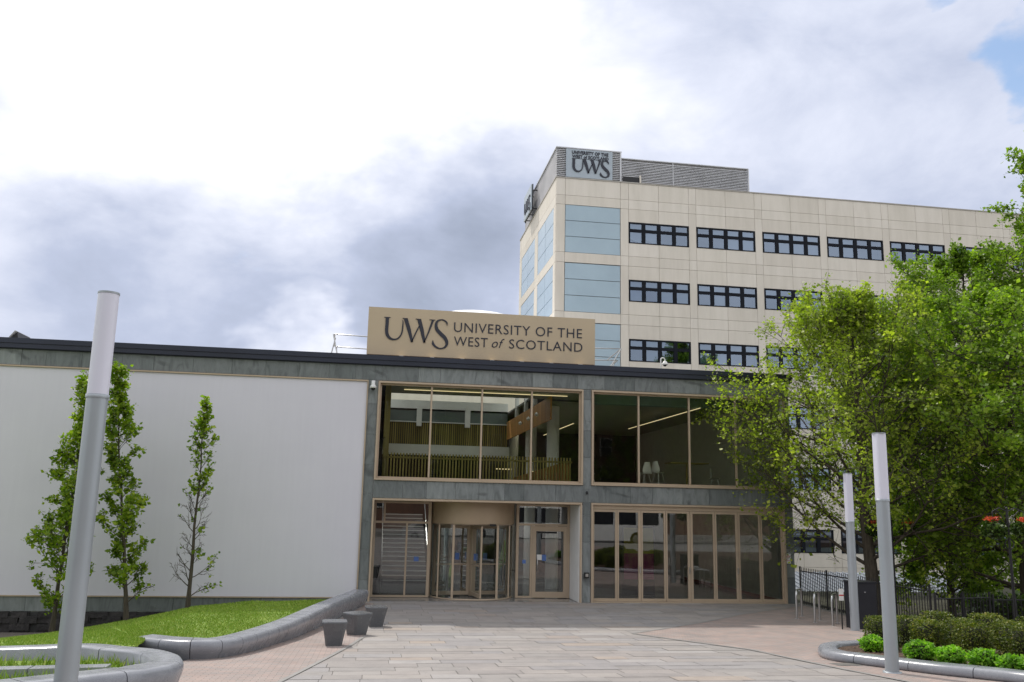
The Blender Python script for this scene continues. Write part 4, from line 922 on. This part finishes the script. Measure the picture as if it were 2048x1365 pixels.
# bark chips
cb=MB()
for _ in range(2600):
    yy=rng.uniform(11.5,18); xx=9.3+rng.random()*3.5+max(0,(yy-16.8))*1.0+max(0,(15-yy)*.35); zz=zg(yy)+.105; a=rng.uniform(0,6.3); l=rng.uniform(.02,.05); w=l*.4; t_=rng.uniform(0,.02)
    cb.quad((xx,yy,zz),(xx+l*math.cos(a),yy+l*math.sin(a),zz+t_),(xx+l*math.cos(a)-w*math.sin(a),yy+l*math.sin(a)+w*math.cos(a),zz+t_+.004),(xx-w*math.sin(a),yy+w*math.cos(a),zz+.004))
M=Mat('bark_chip'); M.col(M.ramp(M.island(),((0,(.05,.03,.02)),(1,(.20,.13,.085))))).set(Roughness=.9)
tag(cb.build('bark_chips',M.m),'loose brown bark chips in the flower bed','mulch',kind='stuff')

# box shrubs
def shrub(name,label,x,y,sx,sy,h,mat,n,lsize,seed,group,cat='shrub',squarish=6,rot=0.):
    rg=np.random.default_rng(seed); z0=zg(y)+.10; t=thing(name,label,cat,(x,y,z0),group)
    u=rg.normal(0,1,(n,3)); 
    if squarish>2:
        m_=(np.abs(u)**squarish).sum(1)**(1/squarish)
    else: m_=np.linalg.norm(u,axis=1)
    u/=m_[:,None]; rr=rg.uniform(.86,1.02,n)[:,None]+.03*np.sin(u[:,:1]*6+seed)+.04*np.cos(u[:,2:]*7+seed*2); u*=rr
    P_=np.stack([x+u[:,0]*sx/2,y+u[:,1]*sy/2,z0+h*.5+u[:,2]*h*.5],1); P_=P_[P_[:,2]>z0-.02]
    leafmesh('foliage',P_,lsize,mat,t,rg,1.0)
    b=MB()  # dark core inside the leaves, added for the shrub's self-shadow
    b.lathe(x,y,[(.01,z0),(sx*.30,z0+.02),(sx*.36,z0+h*.5),(sx*.32,z0+h*.82),(.01,z0+h*.86)],8); b.build('shade_core',simple_core,t)
simple_core=simple('core_shade',(.02,.022,.01),.95)  # near-black, puts the shade inside the foliage into the colour
place=['against the granite kerb tip','second along','third along','fourth along','fifth along','sixth along']
rows=[(16.55,[10.75,11.45,12.1,12.75,13.4,14.05,14.75,15.5]),(15.9,[10.8,11.5,12.2,12.95,13.7])]
k=0
front=[(10.2,16.75),(10.75,16.05),(11.15,15.3),(11.65,14.6),(12.1,13.9),(12.6,13.2)]
names=['leftmost clipped box cube of the front row, half behind the lamp post','second clipped box cube from the left in the front row','third clipped box cube from the left, bright green sunny face','fourth clipped box cube from the left in the front row','fifth dark clipped box cube in the front row','clipped box cube in the front row nearest the right frame edge']
for i,(x,y) in enumerate(front): shrub('box_shrub',names[i],x,y,.56,.54,.62,m_box,4200,.034,60+i,'clipped box cubes')
mid=[(11.05,17.15),(11.65,16.35),(12.15,15.6),(12.65,14.85)]
nm=['far left clipped box cube of the middle row','second clipped box cube of the middle row','third clipped box cube of the middle row','rightmost clipped box cube of the middle row']
for i,(x,y) in enumerate(mid): shrub('box_shrub',nm[i],x,y,.56,.54,.62,m_box,3000,.035,70+i,'clipped box cubes')
bk=[(12.1,17.75),(12.7,16.95),(13.25,16.2),(13.8,15.4)]
nm=['leftmost clipped box cube of the back row below the railings','second clipped box cube of the back row','third clipped box cube of the back row below the hedge','rightmost clipped box cube of the back row below the hanging baskets']
for i,(x,y) in enumerate(bk): shrub('box_shrub',nm[i],x,y,.6,.56,.66,m_box,3000,.04,80+i,'clipped box cubes')
soft=[(9.75,16.35,.42,.30),(9.95,15.35,.30,.2),(9.72,14.75,.50,.36),(10.02,14.35,.5,.30),(10.25,13.85,.48,.30),(10.42,13.4,.40,.25),(10.62,13.1,.48,.28),(10.95,12.75,.5,.28)]
sn=['small bright green plant at the rounded tip of the flower bed','tiny green plant just left of the near lamp post','bright green mounded plant right of the near lamp post','second bright green mound right of the near lamp post','third bright green mound behind the kerb','small green mound between larger ones behind the kerb','wide green mound beside the kerb near the frame edge','bright green mound at the right frame edge']
for i,(x,y,s,h) in enumerate(soft): shrub('bedding_plant',sn[i],x,y,s,s*.9,h,m_lime,1100,.055,90+i,'bright green bedding plants',cat='plant',squarish=2)
# ------------------------------------------------------------ bike hoops, cabinet
def hoop(x,y,lab):
    z=zg(y); t=thing('bike_hoop',lab,'bike stand',(x,y,z),'steel bicycle hoops'); L=.72; h=.80; r=.16; dx,dy=.62,.78
    pts=[(x,y,z-.05)]+[(x,y,z+h-r)]
    for a in range(15,91,15): s=r*(1-math.cos(R(a))); pts.append((x+dx*s,y+dy*s,z+h-r+r*math.sin(R(a))))
    for a in range(75,-1,-15): s=L-r*(1-math.cos(R(a))); pts.append((x+dx*s,y+dy*s,z+h-r+r*math.sin(R(a))))
    pts.append((x+dx*L,y+dy*L,z-.05)); b=MB(); b.tube(pts,.03,12); b.build('tube',m_steel,t)
    for (px,py) in ((x,y),(x+dx*L,y+dy*L)): q=MB(); q.tube([(px,py,z),(px,py,z+.012)],.06,12); q.build('base_plate',m_steel,t)
hoop(12.3,24.5,'steel bicycle hoop nearest the building corner'); hoop(12.38,23.6,'middle steel bicycle hoop of the three'); hoop(12.5,22.85,'steel bicycle hoop nearest the slim lamp post')
t=thing('litter_bin','tall black metal cabinet behind the slim lamp post','bin',(12.95,22,.05))
b=MB(); b.box(12.66,13.28,21.95,22.45,.02,1.22); o=b.build('body',m_binm,t); mo=o.modifiers.new('bevel','BEVEL'); mo.width=.015; mo.segments=2
b=MB(); b.box(12.64,13.30,21.93,22.47,1.221,1.26); o=b.build('lid',m_binm,t); b=MB(); b.lathe(12.95,21.945,[(0,.98),(.02,.98),(.02,1.0),(0,1.0)],10); b.build('lock',m_steel,t)
t=thing('notice_sign','small white notice with red band on a short post left of the slim lamp post','sign',(12.2,21.95,.05))
b=MB(); b.box(12.19,12.32,21.9,21.912,.78,1.08); b.build('plate',m_white,t); b=MB(); b.box(12.19,12.32,21.895,21.899,.90,.93); b.build('red_line',m_redpt,t); b=MB(); b.tube([(12.26,21.93,0),(12.26,21.93,1.1)],.018,8); b.build('post',m_black,t)
# ------------------------------------------------------------ railings
def railing(name,label,a,b_,h,z0,z1,gap=.11,posts=3):
    t=thing(name,label,'railing',(*a,z0)); A=Vector((*a,z0));B=Vector((*b_,z1)); L=(B-A).length; n=int(L/gap)
    q=MB()
    for i in range(n+1): p=A.lerp(B,i/n); q.tube([p,p+Vector((0,0,h+ (.05)))],.012,5)
    q.build('bars',m_black,t)
    q=MB(); up_=Vector((0,0,1))
    for hh in (.10,h-.07): q.tube([A+up_*hh,B+up_*hh],.018,6)
    q.build('rails',m_black,t)
    for i in range(posts): p=A.lerp(B,i/(posts-1)); q=MB(); q.tube([p-up_*.1,p+up_*(h+.08)],.03,8); q.build('post',m_black,t)
railing('railing','black metal railings running from the building corner behind the bicycle hoops',(14.38,28.3),(14.38,21.3),1.16,0,0,.115,5)
railing('railing','short black metal railings joining the hedge behind the box cubes',(14.45,21.2),(16.3,21.6),.98,.0,.0,.11,3)
railing('railing','black metal railings in front of the leafy hedge at the right edge',(16.4,21.6),(21.5,21.8),.92,.0,.0,.14,4)
def hedge(label,x0,x1,y0,y1,z0,z1,n,seed):
    rg=np.random.default_rng(seed); t=thing('hedge',label,'hedge',(x0,y0,z0)); P_=np.stack([rg.uniform(x0,x1,n),rg.uniform(y0,y1,n),rg.uniform(z0,z1,n)+rg.normal(0,.04,n)],1); leafmesh('foliage',P_,.10,m_laurel,t,rg)
    b=MB(); b.box(x0+.1,x1-.1,y0+.2,y1-.1,z0,z1-.15); b.build('shade_core',simple_core,t)  # dark inner box stands in for the shade deep in the hedge
hedge('dark glossy hedge growing through railings at the right edge',16.2,22,21.7,22.5,-.35,.95,9000,5)
# low white building beyond
lb=thing('outbuilding','low pale building with grooved wall behind the railings','building',(20,36,-2))
b=MB(); b.box(14.9,27,36,44,-2,-.62); b.build('wall',m_white,lb); b=MB()
for i in range(40): b.box(14.95+i*.3,15.2+i*.3,35.94,35.99,-1.99,-.95)
b.build('wall_boards',simple('pale_boards',(.45,.47,.5),.6),lb)
b=MB(); b.add([(14.8,35.7,-.6),(27.2,35.7,-.6),(27.2,40,.25),(14.8,40,.25),(14.8,35.7,-.65),(27.2,35.7,-.65)],[(0,1,2,3),(4,5,1,0)])
for i in range(42): x=14.8+i*.295; b.add([(x,35.69,-.595),(x+.05,35.69,-.595),(x+.05,40,.255),(x,40,.255),(x,35.69,-.56),(x+.05,35.69,-.56),(x+.05,40,.29),(x,40,.29)],[(4,5,6,7),(0,1,5,4),(1,2,6,5),(3,0,4,7)])
b.build('roof',simple('pale_roof',(.62,.65,.70),.45,.2),lb); b=MB(); b.box(14.8,27.2,35.5,35.68,-.95,-.66); b.build('gutter',m_black,lb)
# hanging baskets
def basket_post(x,y,z0,ztop,label,arms,blabels):
    t=thing('basket_post',label,'post',(x,y,z0)); b=MB(); b.tube([(x,y,z0),(x,y,ztop)],[.035,.025],10); b.build('post',m_black,t)
    b=MB(); b.lathe(x,y,[(0,ztop+.06),(.03,ztop+.03),(.03,ztop),(0,ztop-.01)],10); b.build('finial',m_black,t)
    b=MB(); ring=[(x+.11*math.cos(R(a)),y,ztop-.75+.11*math.sin(R(a))) for a in range(0,361,20)]; b.tube(ring,.012,6); b.build('scroll',m_black,t)
    for ax,bl_ in zip(arms,blabels):
        b=MB(); b.tube([(x,y,ztop-.05),(x+ax*.5,y,ztop+.03),(x+ax,y,ztop-.05),(x+ax,y,ztop-.12)],.012,6); b.tube([(x,y,ztop-.4),(x+ax*.4,y,ztop-.15),(x+ax*.8,y,ztop+.0)],.009,6); b.build('bracket',m_black,t)
        bx,by,bz=x+ax,y,ztop-.42; h=thing('hanging_basket',bl_,'flower basket',(bx,by,bz),'hanging flower baskets'); rg=np.random.default_rng(int(abs(bx*100)))
        q=MB(); q.lathe(bx,by,[(0,bz-.2),(.1,bz-.17),(.19,bz-.05),(.2,bz)],14); q.build('basket',m_black,h)
        q=MB(); 
        for a in (0,120,240): q.tube([(bx+.19*math.cos(R(a)),by+.19*math.sin(R(a)),bz),(bx,by,ztop-.12)],.004,4)
        q.build('chain',m_black,h)
        P_=rg.normal(0,1,(1400,3)); P_/=np.linalg.norm(P_,axis=1)[:,None]; P_=P_*rg.uniform(.6,1,(1400,1))*np.array([.27,.27,.2])+np.array([bx,by,bz-.02]); leafmesh('foliage',P_,.06,m_laurel,h,rg)
        P_=rg.normal(0,1,(90,3))*np.array([.075,.075,.03])+np.array([bx,by,bz+.2]); leafmesh('flowers',P_,.055,m_red,h,rg)
basket_post(13.95,17.7,.3,3.18,'black ornate post with scroll carrying two flower baskets at the right edge',(-.36,.40),('hanging basket with red flowers left of the ornate post','hanging basket with red flowers right of the ornate post'))
basket_post(15.5,24.6,-.3,3.0,'black ornate post with flower baskets behind the near lamp post',(-.55,.55),('dark planted basket with red flowers left of the near lamp post','dark planted basket just right of the near lamp post'))
# ------------------------------------------------------------ behind the viewpoint (seen mirrored in the glass)
bt=thing('tenement','red brown stone tenement across the road','building',(0,-38,1.4))
M=Mat('red_sandstone'); br=M.n('ShaderNodeTexBrick'); setin(br,0,M.mapv((1,1,1))); br.inputs['Scale'].default_value=1; br.inputs['Brick Width'].default_value=.6; br.inputs['Row Height'].default_value=.3; br.inputs['Color1'].default_value=(.13,.07,.05,1); br.inputs['Color2'].default_value=(.17,.09,.06,1); br.inputs['Mortar'].default_value=(.08,.05,.04,1); M.col(br.outputs[0]).set(Roughness=.9)
b=MB(); b.box(-45,55,-46,-34,.4,14); b.build('wall',M.m,bt); b=MB(); b.add([(-45,-33.6,14),(55,-33.6,14),(55,-40,18),(-45,-40,18),(-45,-46.4,14),(55,-46.4,14)],[(0,1,2,3),(3,2,5,4)]); b.build('roof',simple('slate_roof',(.06,.06,.065),.7),bt)
m_sash=simple('sash_white',(.6,.6,.58),.6)
for i in range(16):
    for k in range(4):
        x=-42+i*6; z=2.6+k*3; q=MB(); q.box(x,x+1.3,-33.98,-33.9,z,z+1.9); w=q.build('window',m_sash,bt); q=MB(); q.box(x+.1,x+1.2,-33.89,-33.87,z+.1,z+.9); q.box(x+.1,x+1.2,-33.89,-33.87,z+1.0,z+1.8); q.build('pane',m_binm,w)
for i,(x,y) in enumerate(((9,-17),(19,-19),(-12,-18),(30,-17))):
    lb_=['dense street tree across the road opposite the folding doors','dense street tree across the road, second opposite the doors','dense street tree across the road opposite the white wall','dense street tree across the road beyond the right lamp'][i]
    tree('street_tree',lb_,(x,y,.45),14,.3,ov(5,.45,.6),26,6,5,10,.30,m_leaf2,100+i,.2,.4,'street trees across the road')
def vehicle(name,label,cat,x,y,L,Wd,H,bodym,z=.35,coach=False):
    t=thing(name,label,cat,(x,y,z)); b=MB()
    if coach: pr=[(0,.35),(L,.35),(L,H*.5),(L-.1,H*.96),(L-.35,H),(.3,H),(.05,H*.9),(0,H*.5)]
    else: pr=[(0,.3),(L,.3),(L,.75),(L-.25,.95),(L-1.1,1.0),(L-1.75,H),(1.0,H),(.35,1.0),(0,.9)]
    n=len(pr); vs=[(x+a,y-Wd/2,z+c_) for a,c_ in pr]+[(x+a,y+Wd/2,z+c_) for a,c_ in pr]; b.add(vs,[tuple(range(n)),tuple(range(n,2*n))[::-1]]+[(i,i+n,(i+1)%n+n,(i+1)%n) for i in range(n)]); b.build('body',bodym,t)
    for sy_ in (-1,1):
        yy=y+sy_*(Wd/2+.005)
        q=MB()
        if coach:
            for i in range(6): q.quad((x+.5+i*1.75,yy,z+1.5),(x+2.1+i*1.75,yy,z+1.5),(x+2.1+i*1.75,yy,z+2.6),(x+.5+i*1.75,yy,z+2.6))
        else: q.quad((x+.75,yy,z+.95),(x+L-1.35,yy,z+.95),(x+L-1.85,yy,z+H-.1),(x+1.1,yy,z+H-.1))
        q.build('side_window',m_binm,t)
        for wx in (.9,L-1.0) if not coach else (2,L-2.4):
            rr=.48 if coach else .31; q=MB(); q.tube([(x+wx,yy-sy_*.2,z+rr),(x+wx,yy+sy_*.02,z+rr)],rr,18); w_=q.build('wheel',m_black,t); q=MB(); q.tube([(x+wx,yy+sy_*.02,z+rr),(x+wx,yy+sy_*.03,z+rr)],rr*.6,14); q.build('rim',m_steel,w_)
    for zz in (.6,): 
        for s_ in (-1,1): q=MB(); q.box(x+L-.02,x+L+.02,y+s_*Wd*.35-.15,y+s_*Wd*.35+.15,z+zz,z+zz+.18); q.build('headlight',m_white,t)
vehicle('coach','white coach parked on the road behind the viewpoint','coach',10.5,-8,11.5,2.5,3.3,m_white,coach=True)
vehicle('parked_car','silver car parked on the road behind the viewpoint','car',2.4,-7,4.3,1.75,1.45,simple('silver_paint',(.5,.5,.52),.3,.6)); vehicle('parked_car','white car parked on the road behind the viewpoint, left of the silver one','car',-5,-7,4.2,1.75,1.45,m_white)
